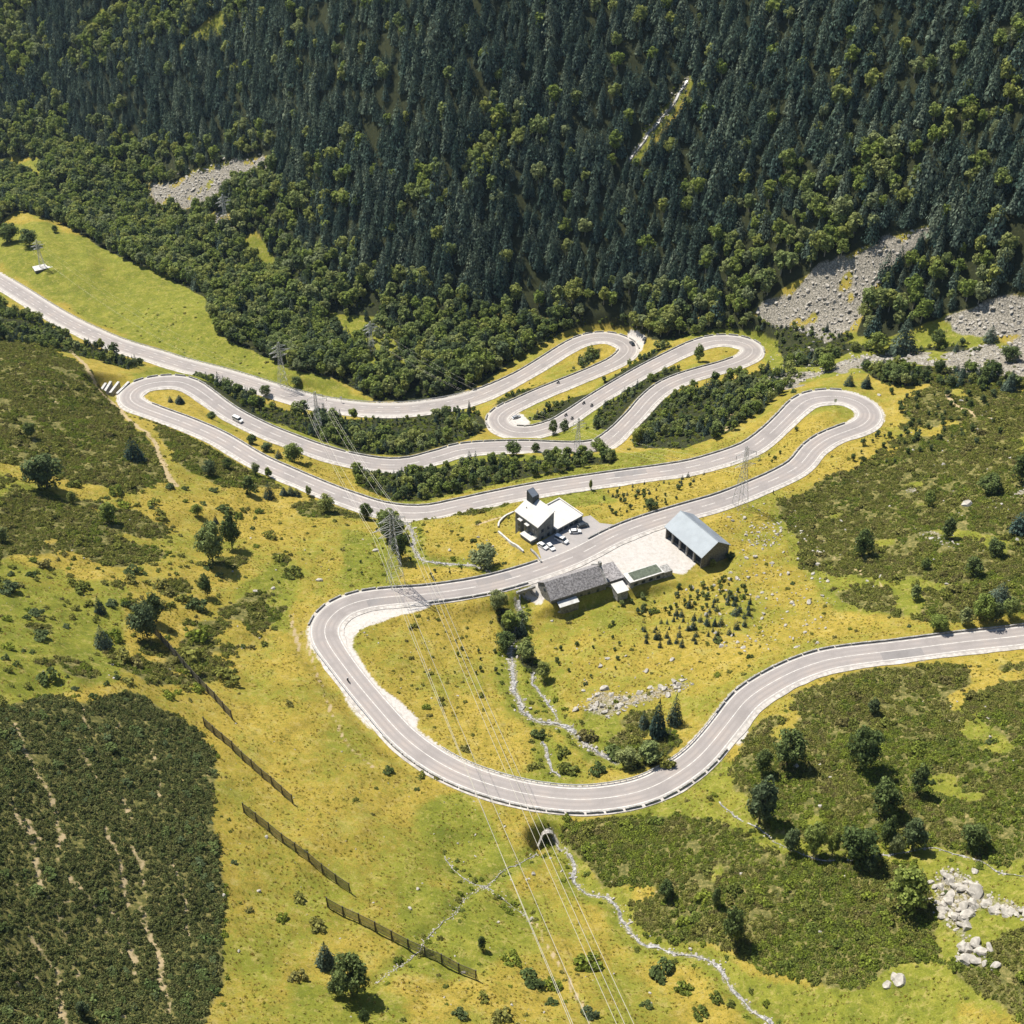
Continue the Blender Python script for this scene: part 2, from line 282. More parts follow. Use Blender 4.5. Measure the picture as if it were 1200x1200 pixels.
for i_, p in enumerate(HEATH): heath |= warp_poly(p, 7 if i_ == 0 else 15, 12, 3)
heath &= ~((fbm(XX, YY, 12, 201, 4) < .365) & (XX > 0) & (fbm(XX, YY, 70, 205, 2) > .42))
patch = (fbm(XX, YY, 11, 71, 3) > 0.60) & (fbm(XX, YY, 60, 77) > 0.46)
lft = inpoly(PX, PY, [(-300,560),(300,560),(350,700),(250,800),(-300,830)])
heath |= (patch & lft)
green = np.zeros(Z.shape, bool)
for p in GREEN: green |= warp_poly(p, 10, 20, 13)
gravel = np.zeros(Z.shape, bool)
for p in GRAVEL: gravel |= warp_poly(p, 2.5, 5, 23)
rock = np.zeros(Z.shape, bool)
for i_, p in enumerate(ROCK):
    if i_ in (0, 1, 2, 3, 4): rock |= warp_poly(p, 17, 11, 33) & (fbm(XX, YY, 8, 207, 3) > .26)
stony = np.zeros(Z.shape, bool)
for i_ in (8, 9, 10, 11, 12, 13): stony |= warp_poly(ROCK[i_], 9, 9, 63)
for i_ in (6, 7): green |= warp_poly(ROCK[i_], 14, 14, 33)
forest = warp_poly(CON, 5, 18, 43)
for p in CLEAR: forest &= ~wpoly(p)
wood = warp_poly(BL_ALL, 5, 18, 47)
for p in CLEAR: wood &= ~wpoly(p)
for p in ZONES: wood |= warp_poly(p, 4, 10, 53)
path = np.full(Z.shape, 99.0)
for pl, wd in PATHS:
    L = resample(np.array([G(a, b) for a, b in catmull(pl, 5)]), 0.5)
    L[:, 0] += (fbm(L[:, 0], L[:, 1], 4, 61) - 0.5) * 2.6
    for q in L:
        cx = int(round(q[0] - RX0)); cy = int(round(q[1] - RY0)); K = 4
        sl = (slice(max(cy - K, 0), cy + K + 1), slice(max(cx - K, 0), cx + K + 1))
        path[sl] = np.minimum(path[sl], np.hypot(XX[sl] - q[0], YY[sl] - q[1]) - wd)
onroad = rd < 2.2
MASK = {'heath': blur(heath & ~onroad & ~gravel, 5), 'green': np.clip(blur(green, 3) + (1 - sstep(0, 5, sdist)) * 0.9, 0, 1), 'gravel': np.maximum(blur(gravel, 2), (1 - sstep(1.0, 2.4, rd)) * 0.62),
        'rock': np.maximum(np.maximum(blur(rock, 2) * 0.85, blur(stony, 2) * 0.55), (1 - sstep(-0.5, 0.9, sdist)) * 0.6), 'forest': np.maximum(blur(forest, 2), 0.8 * blur(wood, 1)), 'path': np.maximum(1 - sstep(-0.3, 0.65, path), 0.5 * blur(stony, 3))}

# ------------------------------------------------------------------ materials
def mat(name):
    m = bpy.data.materials.new(name); m.use_nodes = True; nt = m.node_tree; nt.nodes.clear()
    o = nt.nodes.new('ShaderNodeOutputMaterial'); return m, nt, o
def N(nt, t, **kw):
    n = nt.nodes.new(t)
    for k, v in kw.items():
        if k.startswith('i_'):
            key = k[2:]; key = int(key) if key.isdigit() else key
            n.inputs[key].default_value = v
        else: setattr(n, k, v)
    return n
def mixc(nt, fac, a, b, mode='MIX'):
    n = nt.nodes.new('ShaderNodeMix'); n.data_type = 'RGBA'; n.blend_type = mode
    for k, v in ((0, fac), (6, a), (7, b)):
        if hasattr(v, 'is_linked') or isinstance(v, bpy.types.NodeSocket): nt.links.new(v, n.inputs[k])
        elif k == 0: n.inputs[0].default_value = v
        else: n.inputs[k].default_value = (*v, 1)
    return n.outputs[2]
def mth(nt, op, a, b=None, clamp=False):
    n = nt.nodes.new('ShaderNodeMath'); n.operation = op; n.use_clamp = clamp
    for k, v in ((0, a), (1, b)):
        if v is None: continue
        if isinstance(v, bpy.types.NodeSocket): nt.links.new(v, n.inputs[k])
        else: n.inputs[k].default_value = v
    return n.outputs[0]
def noise(nt, vec, scale, detail=4, rough=0.6):
    n = nt.nodes.new('ShaderNodeTexNoise'); n.inputs['Scale'].default_value = scale; n.inputs['Detail'].default_value = detail; n.inputs['Roughness'].default_value = rough
    nt.links.new(vec, n.inputs['Vector']); return n.outputs['Fac']
def ramp(nt, fac, stops):
    n = nt.nodes.new('ShaderNodeValToRGB'); e = n.color_ramp.elements
    while len(e) < len(stops): e.new(0.5)
    for k, (p, cc) in enumerate(stops): e[k].position = p; e[k].color = (*cc, 1)
    nt.links.new(fac, n.inputs[0]); return n.outputs[0]
def mapr(nt, v, a, b, c0=0.0, d0=1.0):
    n = nt.nodes.new('ShaderNodeMapRange'); n.interpolation_type = 'SMOOTHSTEP'
    n.inputs[1].default_value = a; n.inputs[2].default_value = b; n.inputs[3].default_value = c0; n.inputs[4].default_value = d0
    nt.links.new(v, n.inputs[0]); return n.outputs[0]
def simple(name, col, rough=0.8, var=0.15, scale=2.0, metal=0.0, bump=0.0, coord='Object', spec=0.3):
    m, nt, o = mat(name); b = N(nt, 'ShaderNodeBsdfPrincipled'); nt.links.new(b.outputs[0], o.inputs[0])
    tc = N(nt, 'ShaderNodeTexCoord'); nz = noise(nt, tc.outputs[coord], scale, 5)
    lo = tuple(x * (1 - var) for x in col); hi = tuple(min(x * (1 + var), 1) for x in col)
    nt.links.new(mixc(nt, mapr(nt, nz, 0.3, 0.7), lo, hi), b.inputs['Base Color'])
    b.inputs['Roughness'].default_value = rough; b.inputs['Metallic'].default_value = metal; b.inputs['Specular IOR Level'].default_value = spec
    if bump:
        bp = N(nt, 'ShaderNodeBump'); bp.inputs['Strength'].default_value = bump; bp.inputs['Distance'].default_value = 0.1
        nt.links.new(nz, bp.inputs['Height']); nt.links.new(bp.outputs[0], b.inputs['Normal'])
    return m
def ground_material():
    m, nt, o = mat('meadow_ground'); b = N(nt, 'ShaderNodeBsdfPrincipled'); nt.links.new(b.outputs[0], o.inputs[0])
    b.inputs['Roughness'].default_value = 0.95; b.inputs['Specular IOR Level'].default_value = 0.1
    g = N(nt, 'ShaderNodeNewGeometry'); pos = g.outputs['Position']
    at = {k: N(nt, 'ShaderNodeAttribute', attribute_name=k).outputs['Fac'] for k in MASK}
    big = noise(nt, pos, 0.03, 4); mid = noise(nt, pos, 0.16, 6, 0.72); fine = noise(nt, pos, 0.75, 8, 0.8); tiny = noise(nt, pos, 2.6, 6, 0.85)
    dry = ramp(nt, mid, [(0.32, (.230, .178, .028)), (0.45, (.308, .228, .036)), (0.56, (.360, .262, .047)), (0.68, (.42, .33, .10))])
    grn = ramp(nt, mid, [(0.32, (.100, .125, .014)), (0.5, (.165, .178, .020)), (0.66, (.235, .222, .034))])
    gf = mth(nt, 'ADD', mth(nt, 'ADD', mth(nt, 'MULTIPLY', at['green'], 0.50), mth(nt, 'MULTIPLY', big, 1.5)), mth(nt, 'ADD', mth(nt, 'MULTIPLY', fine, 1.3), mth(nt, 'MULTIPLY', mid, 1.0)))
    col = mixc(nt, mapr(nt, gf, 1.78, 2.22), dry, grn)
    col = mixc(nt, mapr(nt, tiny, 0.55, 0.66, 0, 0.45), col, (.46, .37, .17))
    col = mixc(nt, mapr(nt, tiny, 0.48, 0.39, 0, 0.7), col, (.085, .085, .018))
    col = mixc(nt, mapr(nt, fine, 0.46, 0.38, 0, 0.55), col, (.115, .115, .020))
    col = mixc(nt, 1.0, col, ramp(nt, fine, [(0.36, (.62, .66, .62)), (0.5, (1, 1, 1)), (0.62, (1.0, 1.0, 1.0))]), 'MULTIPLY')
    tus = noise(nt, pos, 0.42, 7, 0.85); col = mixc(nt, mapr(nt, tus, 0.53, 0.60, 0, 0.5), col, (.36, .285, .10)); col = mixc(nt, mapr(nt, tus, 0.47, 0.40, 0, 0.55), col, (.14, .145, .024))
    def over(col, a, lo, hi, c2, jit=0.5, amt=1.0):
        f = mth(nt, 'ADD', a, mth(nt, 'MULTIPLY', mth(nt, 'SUBTRACT', fine, 0.5), jit))
        return mixc(nt, mapr(nt, f, lo, hi, 0, amt), col, c2)
    hc = ramp(nt, fine, [(0.3, (.05, .052, .016)), (0.46, (.088, .090, .026)), (0.54, (.16, .145, .045)), (0.64, (.30, .235, .10))])
    col = over(col, at['heath'], 0.38, 0.62, hc, 1.1)
    fc = ramp(nt, fine, [(0.3, (.016, .020, .010)), (0.55, (.034, .038, .015)), (0.70, (.08, .08, .03))])  # dark forest floor, with the shade under the trees put into its colour
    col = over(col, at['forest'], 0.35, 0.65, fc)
    pc = ramp(nt, tiny, [(0.3, (.30, .22, .11)), (0.6, (.42, .33, .19)), (0.8, (.55, .47, .34))])
    col = over(col, at['path'], 0.35, 0.7, pc, 0.8)
    rc = ramp(nt, tiny, [(0.3, (.10, .095, .075)), (0.46, (.235, .21, .165)), (0.56, (.345, .31, .255)), (0.7, (.45, .41, .345))])
    vo = N(nt, 'ShaderNodeTexVoronoi'); vo.feature = 'DISTANCE_TO_EDGE'; vo.inputs['Scale'].default_value = 0.75; nt.links.new(pos, vo.inputs['Vector'])
    rc = mixc(nt, mapr(nt, vo.outputs['Distance'], 0.02, 0.16, 0.75, 0), rc, (.075, .07, .055))
    col = over(col, at['rock'], 0.36, 0.66, rc, 1.2)
    gc = ramp(nt, fine, [(0.36, (.38, .345, .30)), (0.5, (.465, .43, .39)), (0.64, (.51, .48, .44))])
    col = over(col, at['gravel'], 0.36, 0.62, gc, 1.0)
    nt.links.new(col, b.inputs['Base Color'])
    bp = N(nt, 'ShaderNodeBump'); bp.inputs['Strength'].default_value = 0.7; bp.inputs['Distance'].default_value = 0.35
    nt.links.new(mth(nt, 'ADD', mth(nt, 'MULTIPLY', fine, 0.7), mth(nt, 'MULTIPLY', tiny, 0.5)), bp.inputs['Height']); nt.links.new(bp.outputs[0], b.inputs['Normal'])
    return m
def asphalt_material(name, tint, tracks=True):
    m, nt, o = mat(name); b = N(nt, 'ShaderNodeBsdfPrincipled'); nt.links.new(b.outputs[0], o.inputs[0])
    g = N(nt, 'ShaderNodeNewGeometry'); pos = g.outputs['Position']
    a = noise(nt, pos, 0.10, 5, 0.7); f = noise(nt, pos, 1.6, 6, 0.75)
    col = ramp(nt, a, [(0.36, tuple(x * .84 for x in tint)), (0.5, tint), (0.64, (tint[0] * 1.13, tint[1] * 1.09, tint[2] * 1.05))])
    col = mixc(nt, mapr(nt, f, 0.53, 0.68, 0, 0.45), col, tuple(x * 0.74 for x in tint))
    if tracks:
        ac = mth(nt, 'ABSOLUTE', N(nt, 'ShaderNodeAttribute', attribute_name='across').outputs['Fac'])
        for c0 in (1.0, 2.6):
            tr = mapr(nt, mth(nt, 'ABSOLUTE', mth(nt, 'SUBTRACT', ac, c0)), 0.55, 0.1)
            col = mixc(nt, mth(nt, 'MULTIPLY', tr, mapr(nt, a, 0.35, 0.6, 0.1, 0.4)), col, tuple(x * 0.72 for x in tint))
        col = mixc(nt, mapr(nt, mth(nt, 'ADD', ac, mth(nt, 'MULTIPLY', f, 1.2)), 4.1, 4.7, 0, 0.6), col, (.42, .39, .35))
    nt.links.new(col, b.inputs['Base Color']); b.inputs['Roughness'].default_value = 0.85; b.inputs['Specular IOR Level'].default_value = 0.25
    return m
def foliage_material(name, cols, trans=0.25, islandvar=0.5):
    m, nt, o = mat(name)
    oi = N(nt, 'ShaderNodeObjectInfo'); g = N(nt, 'ShaderNodeNewGeometry')
    base = ramp(nt, oi.outputs['Random'], [(k / max(len(cols) - 1, 1), cc) for k, cc in enumerate(cols)])
    v = mapr(nt, g.outputs['Random Per Island'], 0, 1, 1 - islandvar, 1 + islandvar)
    hs = N(nt, 'ShaderNodeHueSaturation'); nt.links.new(base, hs.inputs['Color']); nt.links.new(v, hs.inputs['Value'])
    d = N(nt, 'ShaderNodeBsdfDiffuse'); t = N(nt, 'ShaderNodeBsdfTranslucent'); mx = N(nt, 'ShaderNodeMixShader'); mx.inputs[0].default_value = trans
    nt.links.new(hs.outputs[0], d.inputs[0]); nt.links.new(hs.outputs[0], t.inputs[0])
    nt.links.new(d.outputs[0], mx.inputs[1]); nt.links.new(t.outputs[0], mx.inputs[2]); nt.links.new(mx.outputs[0], o.inputs[0])
    return m
M = {}
M['ground'] = ground_material()
M['asphalt'] = asphalt_material('worn_asphalt', (.290, .260, .241)); M['patch'] = asphalt_material('asphalt_repair', (.225, .208, .198), False); M['apron'] = asphalt_material('apron_asphalt', (.32, .295, .278), False)
M['paint'] = simple('road_paint', (.52, .49, .445), 0.7, 0.22, 0.9)
M['shoulder'] = simple('pale_gravel', (.42, .385, .345), 0.95, 0.28, 0.6, coord='Object', bump=0.3)
M['stone'] = simple('grey_stone', (.27, .26, .24), 0.9, 0.45, 1.2, bump=0.5)
M['pale_stone'] = simple('pale_concrete', (.48, .465, .43), 0.9, 0.2, 0.8)
M['dark'] = simple('dark_opening', (.012, .013, .015), 0.9, 0.2)
M['steel'] = simple('galvanised_steel', (.34, .35, .36), 0.5, 0.2, 1.0, metal=0.6)
M['pylon'] = simple('pylon_steel', (.40, .40, .39), 0.6, 0.2, 1.0, metal=0.3)
M['wire'] = simple('bare_wire', (.60, .56, .47), 0.5, 0.1)
M['white_roof'] = simple('white_roof_membrane', (.50, .48, .445), 0.75, 0.08, 0.4)
M['blue_roof'] = simple('pale_metal_roof', (.255, .282, .30), 0.6, 0.07, 0.3, metal=0.1)
M['grey_roof'] = simple('grey_metal_roof', (.22, .25, .29), 0.5, 0.12, 0.3, metal=0.1)  # darker grey tone for one slope of the barn roof
M['slate'] = simple('old_slate', (.22, .205, .20), 0.85, 0.55, 1.6, bump=0.6)
M['green_roof'] = simple('mossy_flat_roof', (.085, .10, .07), 0.9, 0.35, 1.0)
M['wall'] = simple('grey_render_wall', (.17, .175, .165), 0.9, 0.25, 0.7)
M['stone_wall'] = simple('rubble_stone_wall', (.16, .15, .13), 0.95, 0.5, 1.8, bump=0.6)
M['glass'] = simple('window_glass', (.03, .04, .05), 0.1, 0.1, spec=0.6)
M['sky_glass'] = simple('roof_glazing', (.125, .145, .175), 0.6, 0.08, spec=0.3); M['tower'] = simple('dark_slate_cladding', (.055, .062, .062), 0.8, 0.25, 1.0); M['culvert'] = simple('culvert_stone', (.33, .31, .275), 0.95, 0.35, 1.2, bump=0.5); M['frame'] = simple('grey_window_frame', (.12, .12, .115), 0.8, 0.15)
M['wood'] = simple('weathered_wood', (.17, .155, .12), 0.9, 0.35, 2.0)
M['rust'] = simple('dark_steel_post', (.07, .065, .055), 0.7, 0.3)
M['bark'] = simple('bark', (.085, .07, .05), 0.95, 0.3, 3.0)
M['pale_bark'] = simple('pale_bark', (.28, .26, .22), 0.95, 0.3, 3.0)
M['rock'] = simple('pale_granite', (.37, .34, .29), 0.95, 0.35, 0.9, bump=0.7)
M['tyre'] = simple('tyre_rubber', (.015, .015, .015), 0.8, 0.1)
M['white_car'] = simple('white_car_paint', (.72, .71, .69), 0.3, 0.03, spec=0.5)
M['dark_car'] = simple('dark_car_paint', (.03, .035, .04), 0.3, 0.05, spec=0.5)
M['silver_car'] = simple('silver_car_paint', (.30, .31, .32), 0.35, 0.05, metal=0.4)
M['skin'] = simple('skin', (.42, .27, .2), 0.6, 0.05); M['leather'] = simple('dark_riding_clothes', (.03, .033, .04), 0.7, 0.2)
M['con'] = foliage_material('conifer_needles', [(.044, .072, .056), (.070, .102, .074), (.115, .148, .100), (.056, .088, .072), (.165, .195, .130)], 0.28, 0.65)
M['leaf'] = foliage_material('broadleaf_foliage', [(.190, .245, .060), (.250, .295, .072), (.215, .262, .100), (.300, .320, .085), (.250, .285, .145)], 0.45)
M['darkleaf'] = foliage_material('dark_foliage', [(.090, .125, .042), (.135, .172, .056), (.112, .145, .072)], 0.38)
M['heathleaf'] = foliage_material('heath_foliage', [(.130, .150, .036), (.185, .198, .044), (.225, .225, .056), (.185, .165, .062), (.240, .258, .052)], 0.35)
M['darkheath'] = foliage_material('dark_broom_foliage', [(.098, .118, .040), (.125, .140, .048), (.155, .155, .058)], 0.30)
M['greenheath'] = foliage_material('green_fern_foliage', [(.165, .210, .034), (.225, .262, .042), (.140, .178, .040), (.200, .195, .052)], 0.38)
M['grass'] = foliage_material('grass_tuft', [(.38, .285, .065), (.44, .34, .105), (.26, .265, .045), (.34, .28, .055)], 0.5, 0.25)
def water_material():
    m, nt, o = mat('white_water'); b = N(nt, 'ShaderNodeBsdfPrincipled'); nt.links.new(b.outputs[0], o.inputs[0])
    g = N(nt, 'ShaderNodeNewGeometry'); a = noise(nt, g.outputs['Position'], 1.3, 5, 0.75)
    nt.links.new(ramp(nt, a, [(0.38, (.07, .07, .065)), (0.49, (.19, .18, .16)), (0.57, (.36, .345, .32)), (0.68, (.52, .505, .48))]), b.inputs['Base Color'])
    b.inputs['Roughness'].default_value = 0.35; return m
M['water'] = water_material()

# ------------------------------------------------------------------ mesh helpers
def link(name, me, m=None, parent=None):
    o = bpy.data.objects.new(name, me); COL.objects.link(o)
    if m is not None and me is not None:
        for q in (m if isinstance(m, (list, tuple)) else [m]): me.materials.append(q)
    if parent is not None: o.parent = parent
    return o
def mesh(name, v, f, smooth=False):
    me = bpy.data.meshes.new(name); me.from_pydata([tuple(map(float, p)) for p in v], [], f); me.update()
    if smooth: me.shade_smooth()
    return me
def tag(o, label=None, cat=None, group=None, kind=None):
    if label: o['label'] = label
    if cat: o['category'] = cat
    if group: o['group'] = group
    if kind: o['kind'] = kind
    return o
def empty(name, loc, rz=0.0):
    o = bpy.data.objects.new(name, None); COL.objects.link(o); o.location = loc; o.rotation_euler = (0, 0, rz); o.empty_display_size = 0.5; return o
class MB:
    def __init__(s): s.v = []; s.f = []
    def poly(s, pts): b = len(s.v); s.v += [tuple(p) for p in pts]; s.f.append(tuple(range(b, b + len(pts)))); return s
    def hexa(s, lo, hi):
        b = len(s.v); s.v += [tuple(p) for p in lo] + [tuple(p) for p in hi]; n = len(lo)
        s.f.append(tuple(b + k for k in reversed(range(n)))); s.f.append(tuple(b + n + k for k in range(n)))
        for k in range(n): s.f.append((b + k, b + (k + 1) % n, b + n + (k + 1) % n, b + n + k))
        return s
    def box(s, x0, x1, y0, y1, z0, z1):
        return s.hexa([(x0,y0,z0),(x1,y0,z0),(x1,y1,z0),(x0,y1,z0)], [(x0,y0,z1),(x1,y0,z1),(x1,y1,z1),(x0,y1,z1)])
    def bar(s, a, b, r, n=4, r2=None):
        a = Vector(a); b = Vector(b); d = (b - a)
        if d.length < 1e-6: return s
        d.normalize(); u = d.orthogonal().normalized(); v = d.cross(u); r2 = r if r2 is None else r2
        lo = [a + (u * math.cos(2*math.pi*k/n) + v * math.sin(2*math.pi*k/n)) * r for k in range(n)]
        hi = [b + (u * math.cos(2*math.pi*k/n) + v * math.sin(2*math.pi*k/n)) * r2 for k in range(n)]
        return s.hexa(lo, hi)
    def build(s, name, m, parent=None, smooth=False): return link(name, mesh(name, s.v, s.f, smooth), m, parent)

# ------------------------------------------------------------------ terrain sheet
def axis(a, b, core0, core1, step, grow=1.12):
    c_ = list(np.arange(core0, core1 + 0.01, step)); r = []; d = step; x = core1
    while x < b: d *= grow; d = min(d, 60); x += d; r.append(x)
    l = []; d = step; x = core0
    while x > a: d *= grow; d = min(d, 60); x -= d; l.append(x)
    return np.array(l[::-1] + c_ + r)
vx = axis(-2400, 2400, -330, 330, 1.25, 1.04); vy = axis(-900, 3200, 110, 640, 1.15, 1.012)
TX, TY = np.meshgrid(vx, vy)
TZ = Gz(TX, TY)
TZ = TZ + np.clip(TY - RY1, 0, 500) * 0.4 + (fbm(TX, TY, 2.6, 91, 2) - 0.5) * 0.35 * (bil(rd, TX, TY, RX0, RY0, 1.0) > 4)
nvx, nvy = len(vx), len(vy)
co = np.stack([TX.ravel(), TY.ravel(), TZ.ravel()], 1)
idx = np.arange(nvx * nvy).reshape(nvy, nvx)
q = np.stack([idx[:-1, :-1], idx[:-1, 1:], idx[1:, 1:], idx[1:, :-1]], -1).reshape(-1, 4)
me = bpy.data.meshes.new('terrain'); me.vertices.add(len(co)); me.vertices.foreach_set('co', co.astype(np.float32).ravel())
me.loops.add(q.size); me.loops.foreach_set('vertex_index', q.astype(np.int32).ravel())
me.polygons.add(len(q)); me.polygons.foreach_set('loop_start', np.arange(0, q.size, 4, dtype=np.int32))
me.update(calc_edges=True); me.shade_smooth()
for k, a in MASK.items():
    at = me.attributes.new(k, 'FLOAT', 'POINT'); at.data.foreach_set('value', bil(a, TX, TY, RX0, RY0, 1.0).astype(np.float32).ravel())
terrain = tag(link('terrain', me, M['ground']), kind='structure', label='grassy mountain valley ground with heath slopes and forested far side')
print('terrain quads', len(q))

# ------------------------------------------------------------------ road strips
def strip(name, idx0, idx1, offa, offb, dza, dzb, m, kind='structure', skirt=None):
    i = np.arange(idx0, idx1); oa = offa[i] if isinstance(offa, np.ndarray) else np.full(len(i), offa); ob = offb[i] if isinstance(offb, np.ndarray) else np.full(len(i), offb)
    A_ = np.column_stack([R[i, :2] + nrmL[i] * oa[:, None], R[i, 2] + dza]); B_ = np.column_stack([R[i, :2] + nrmL[i] * ob[:, None], R[i, 2] + dzb])
    rows = [A_, B_]
    if skirt: rows.append(np.column_stack([R[i, :2] + nrmL[i] * (ob + np.sign(ob) * 0.05)[:, None], R[i, 2] + dzb - skirt]))
    v = np.concatenate(rows); n = len(i); f = []
    for r_ in range(len(rows) - 1):
        for k in range(n - 1): f.append((r_ * n + k, r_ * n + k + 1, (r_ + 1) * n + k + 1, (r_ + 1) * n + k))
    o = link(name, mesh(name, v, f), m)
    if kind: o['kind'] = kind
    return o
ar = np.arange(NR); nz = fbm(ar, ar * 0, 9, 5) - 0.5
road = strip('road', 0, NR, HW + 0.15, -HW - 0.15, 0, 0, M['asphalt'])
at = road.data.attributes.new('across', 'FLOAT', 'POINT'); at.data.foreach_set('value', np.concatenate([HW, -HW]).astype(np.float32))
road['label'] = 'grey asphalt mountain road winding in hairpin bends'
# downhill side carries the wall; the uphill side has a wide pale verge
side = np.zeros(NR)                          # +1: downhill on the left
S_A = st(390, 763); S_B = st(1020, 486); S_C = st(153, 466); S_D = st(882, 410); S_E = st(584, 494); S_F = st(736, 409)
for a, b, sg in ((0, S_A, -1), (S_A, S_B, 1), (S_B, S_C, -1), (S_C, S_D, 1), (S_D, S_E, -1), (S_E, S_F, 1), (S_F, NR, -1)): side[a:b] = sg
side = np.convolve(side, np.ones(15) / 15, 'same')
wl = 0.45 + 1.0 * sstep(-0.2, 0.8, -side) + nz * 0.8; wr = 0.45 + 1.0 * sstep(-0.2, 0.8, side) + (fbm(ar, ar * 0 + 9, 9, 8) - 0.5) * 0.8
s1 = strip('road_shoulder', 0, NR, HW + 0.1, HW + 0.1 + wl, -0.03, -0.10, M['shoulder'], skirt=0.6)
s2 = strip('road_shoulder', 0, NR, -HW - 0.1, -HW - 0.1 - wr, -0.03, -0.10, M['shoulder'], skirt=0.6)
for s_ in (s1, s2): s_['label'] = 'pale gravel verge along the asphalt road'
e = HW - 0.25
for sg in (1, -1):
    o = strip('edge_line', 0, NR, sg * e, sg * (e - 0.26), 0.005, 0.005, M['paint']); o.parent = road; del o['kind']
solid = [(0, st(560, 687)), (st(940, 542), st(900, 510)), (st(535, 593), st(400, 581)), (st(210, 493), st(250, 470)), (st(505, 537), st(560, 525)), (st(750, 480), st(815, 405)), (st(660, 490), st(620, 467)), (st(715, 428), st(640, 423))]
def dash(a, b, off=0.0, width=0.11):
    o = strip('centre_line', a, b, np.full(NR, off + width), np.full(NR, off - width), 0.006, 0.006, M['paint']); o.parent = road; del o['kind']
for a, b in solid: dash(a, b)
pos_ = 0
while pos_ < NR - 6:
    if pos_ > k3 + 20:
        dash(pos_, pos_ + 4, 1.9); dash(pos_, pos_ + 4, -1.9); pos_ += 9
    else:
        if not any(a - 3 < pos_ < b + 3 for a, b in solid): dash(pos_, pos_ + 7)
        pos_ += 11
for a_, b_, o1, o2 in ((430, 460, -.3, -3.6), (1080, 1010, .2, 3.4), (760, 700, -.2, -3.4), (560, 610, .3, 3.3)):
    i_ = st(a_, {430: 702, 1080: 758, 760: 555, 560: 687}[a_]); o = strip('road_patch', i_, i_ + 14, o1, o2, 0.003, 0.003, M['patch'], kind=None); o.parent = road
# parking apron by the house and its dotted edge
pk = [(lambda q: (q[0], q[1], float(padz(q[0], q[1])) - 0.02))(P(a, b, ZY)) for a, b in [(629,641),(637,668),(680,650),(720,629),(740,616),(703,613),(692,604),(684,606),(655,624),(640,634)]]
o = link('parking_apron', mesh('parking_apron', pk, [tuple(range(len(pk)))]), M['apron']); o['kind'] = 'structure'; o['label'] = 'asphalt parking apron in front of the house'
b0 = st(635, 667); b1 = st(752, 615)
for k in range(b0, b1, 4):
    o = strip('edge_dash', k, k + 3, HW - 0.2, HW - 0.5, 0.012, 0.012, M['paint'], kind=None); o.parent = road
# streams
for nme, L in STW.items():
    wd = STREAMS[nme][1]; t2 = np.gradient(L[:, :2], axis=0); t2 /= np.linalg.norm(t2, axis=1)[:, None] + 1e-9
    nn = np.stack([-t2[:, 1], t2[:, 0]], 1); k = np.arange(len(L))
    gate = 0.35 + 0.65 * sstep(.38, .5, fbm(k * 1.0, k * 0 + 1, 7, 15)); wa = gate * wd * 0.8 * (0.1 + 0.95 * fbm(k * 1.0, k * 0 + 3, 5, 11)); wb = gate * wd * 0.8 * (0.1 + 0.95 * fbm(k * 1.0, k * 0 + 7, 5, 12))
    zc = Gz(L[:, 0], L[:, 1]) + 0.22
    zc = np.convolve(np.pad(zc, 3, 'edge'), np.ones(7) / 7, 'valid')
    v = np.concatenate([np.column_stack([L[:, :2] + nn * wa[:, None], zc]), np.column_stack([L[:, :2] - nn * wb[:, None], zc])]); n = len(L)
    o = link('stream', mesh('stream', v, [(i, i + 1, n + i + 1, n + i) for i in range(n - 1)], True), M['water']); o['kind'] = 'structure'; o['label'] = 'narrow mountain stream with white water over stones'
# ------------------------------------------------------------------ plant and rock shapes
def conifer_mesh(name, seed, H=10.0, Rr=2.0, quads=430, size=0.46, tiers=9):
    rr = random.Random(seed); v = []; f = []; mi = []; n = 6
    for k in range(n):
        a0, a1 = 2 * math.pi * k / n, 2 * math.pi * (k + 1) / n; b = len(v); r0 = 0.017 * H
        v.extend([(r0 * math.cos(a0), r0 * math.sin(a0), -0.6), (r0 * math.cos(a1), r0 * math.sin(a1), -0.6), (0, 0, H * 0.96)]); f.append((b, b + 1, b + 2)); mi.append(0)
    lop = [rr.uniform(.75, 1.15) for _ in range(8)]
    for k in range(quads):
        t = 0.05 + 0.95 * (1 - math.sqrt(rr.random())) ; fr = (t * tiers) % 1.0; a = rr.uniform(0, 6.283)
        r = Rr * ((1 - t) ** 0.82 * (1.12 - 0.42 * fr) + .02) * lop[int(a * 8 / 6.284)] * (rr.uniform(.82, 1.1) if rr.random() < .8 else rr.uniform(.35, .8)); ca, sa = math.cos(a), math.sin(a); z = H * t
        d = Vector((ca, sa, .55 + rr.uniform(-.45, .45))); d += Vector((rr.uniform(-.4, .4), rr.uniform(-.4, .4), 0)); d.normalize(); p = Vector((r * ca, r * sa, z))
        out = Vector((ca, sa, -.55)); u = (out - d * out.dot(d)).normalized(); w_ = d.cross(u); s1 = size * rr.uniform(.6, 1.3) * (.35 + .75 * (1 - t)); s2 = s1 * rr.uniform(.5, .85); b = len(v)
        v.extend([tuple(p + u * s1 * 1.25), tuple(p + w_ * s2), tuple(p - u * s1), tuple(p - w_ * s2)]); f.append((b, b + 1, b + 2, b + 3)); mi.append(1)
    for k in range(5):
        a = rr.uniform(0, 6.28); b = len(v); v.extend([(.09 * Rr * math.cos(a), .09 * Rr * math.sin(a), H * .88), (.09 * Rr * math.cos(a + 2), .09 * Rr * math.sin(a + 2), H * .9), (0, 0, H * 1.02)]); f.append((b, b + 1, b + 2)); mi.append(1)
    return v, f, mi
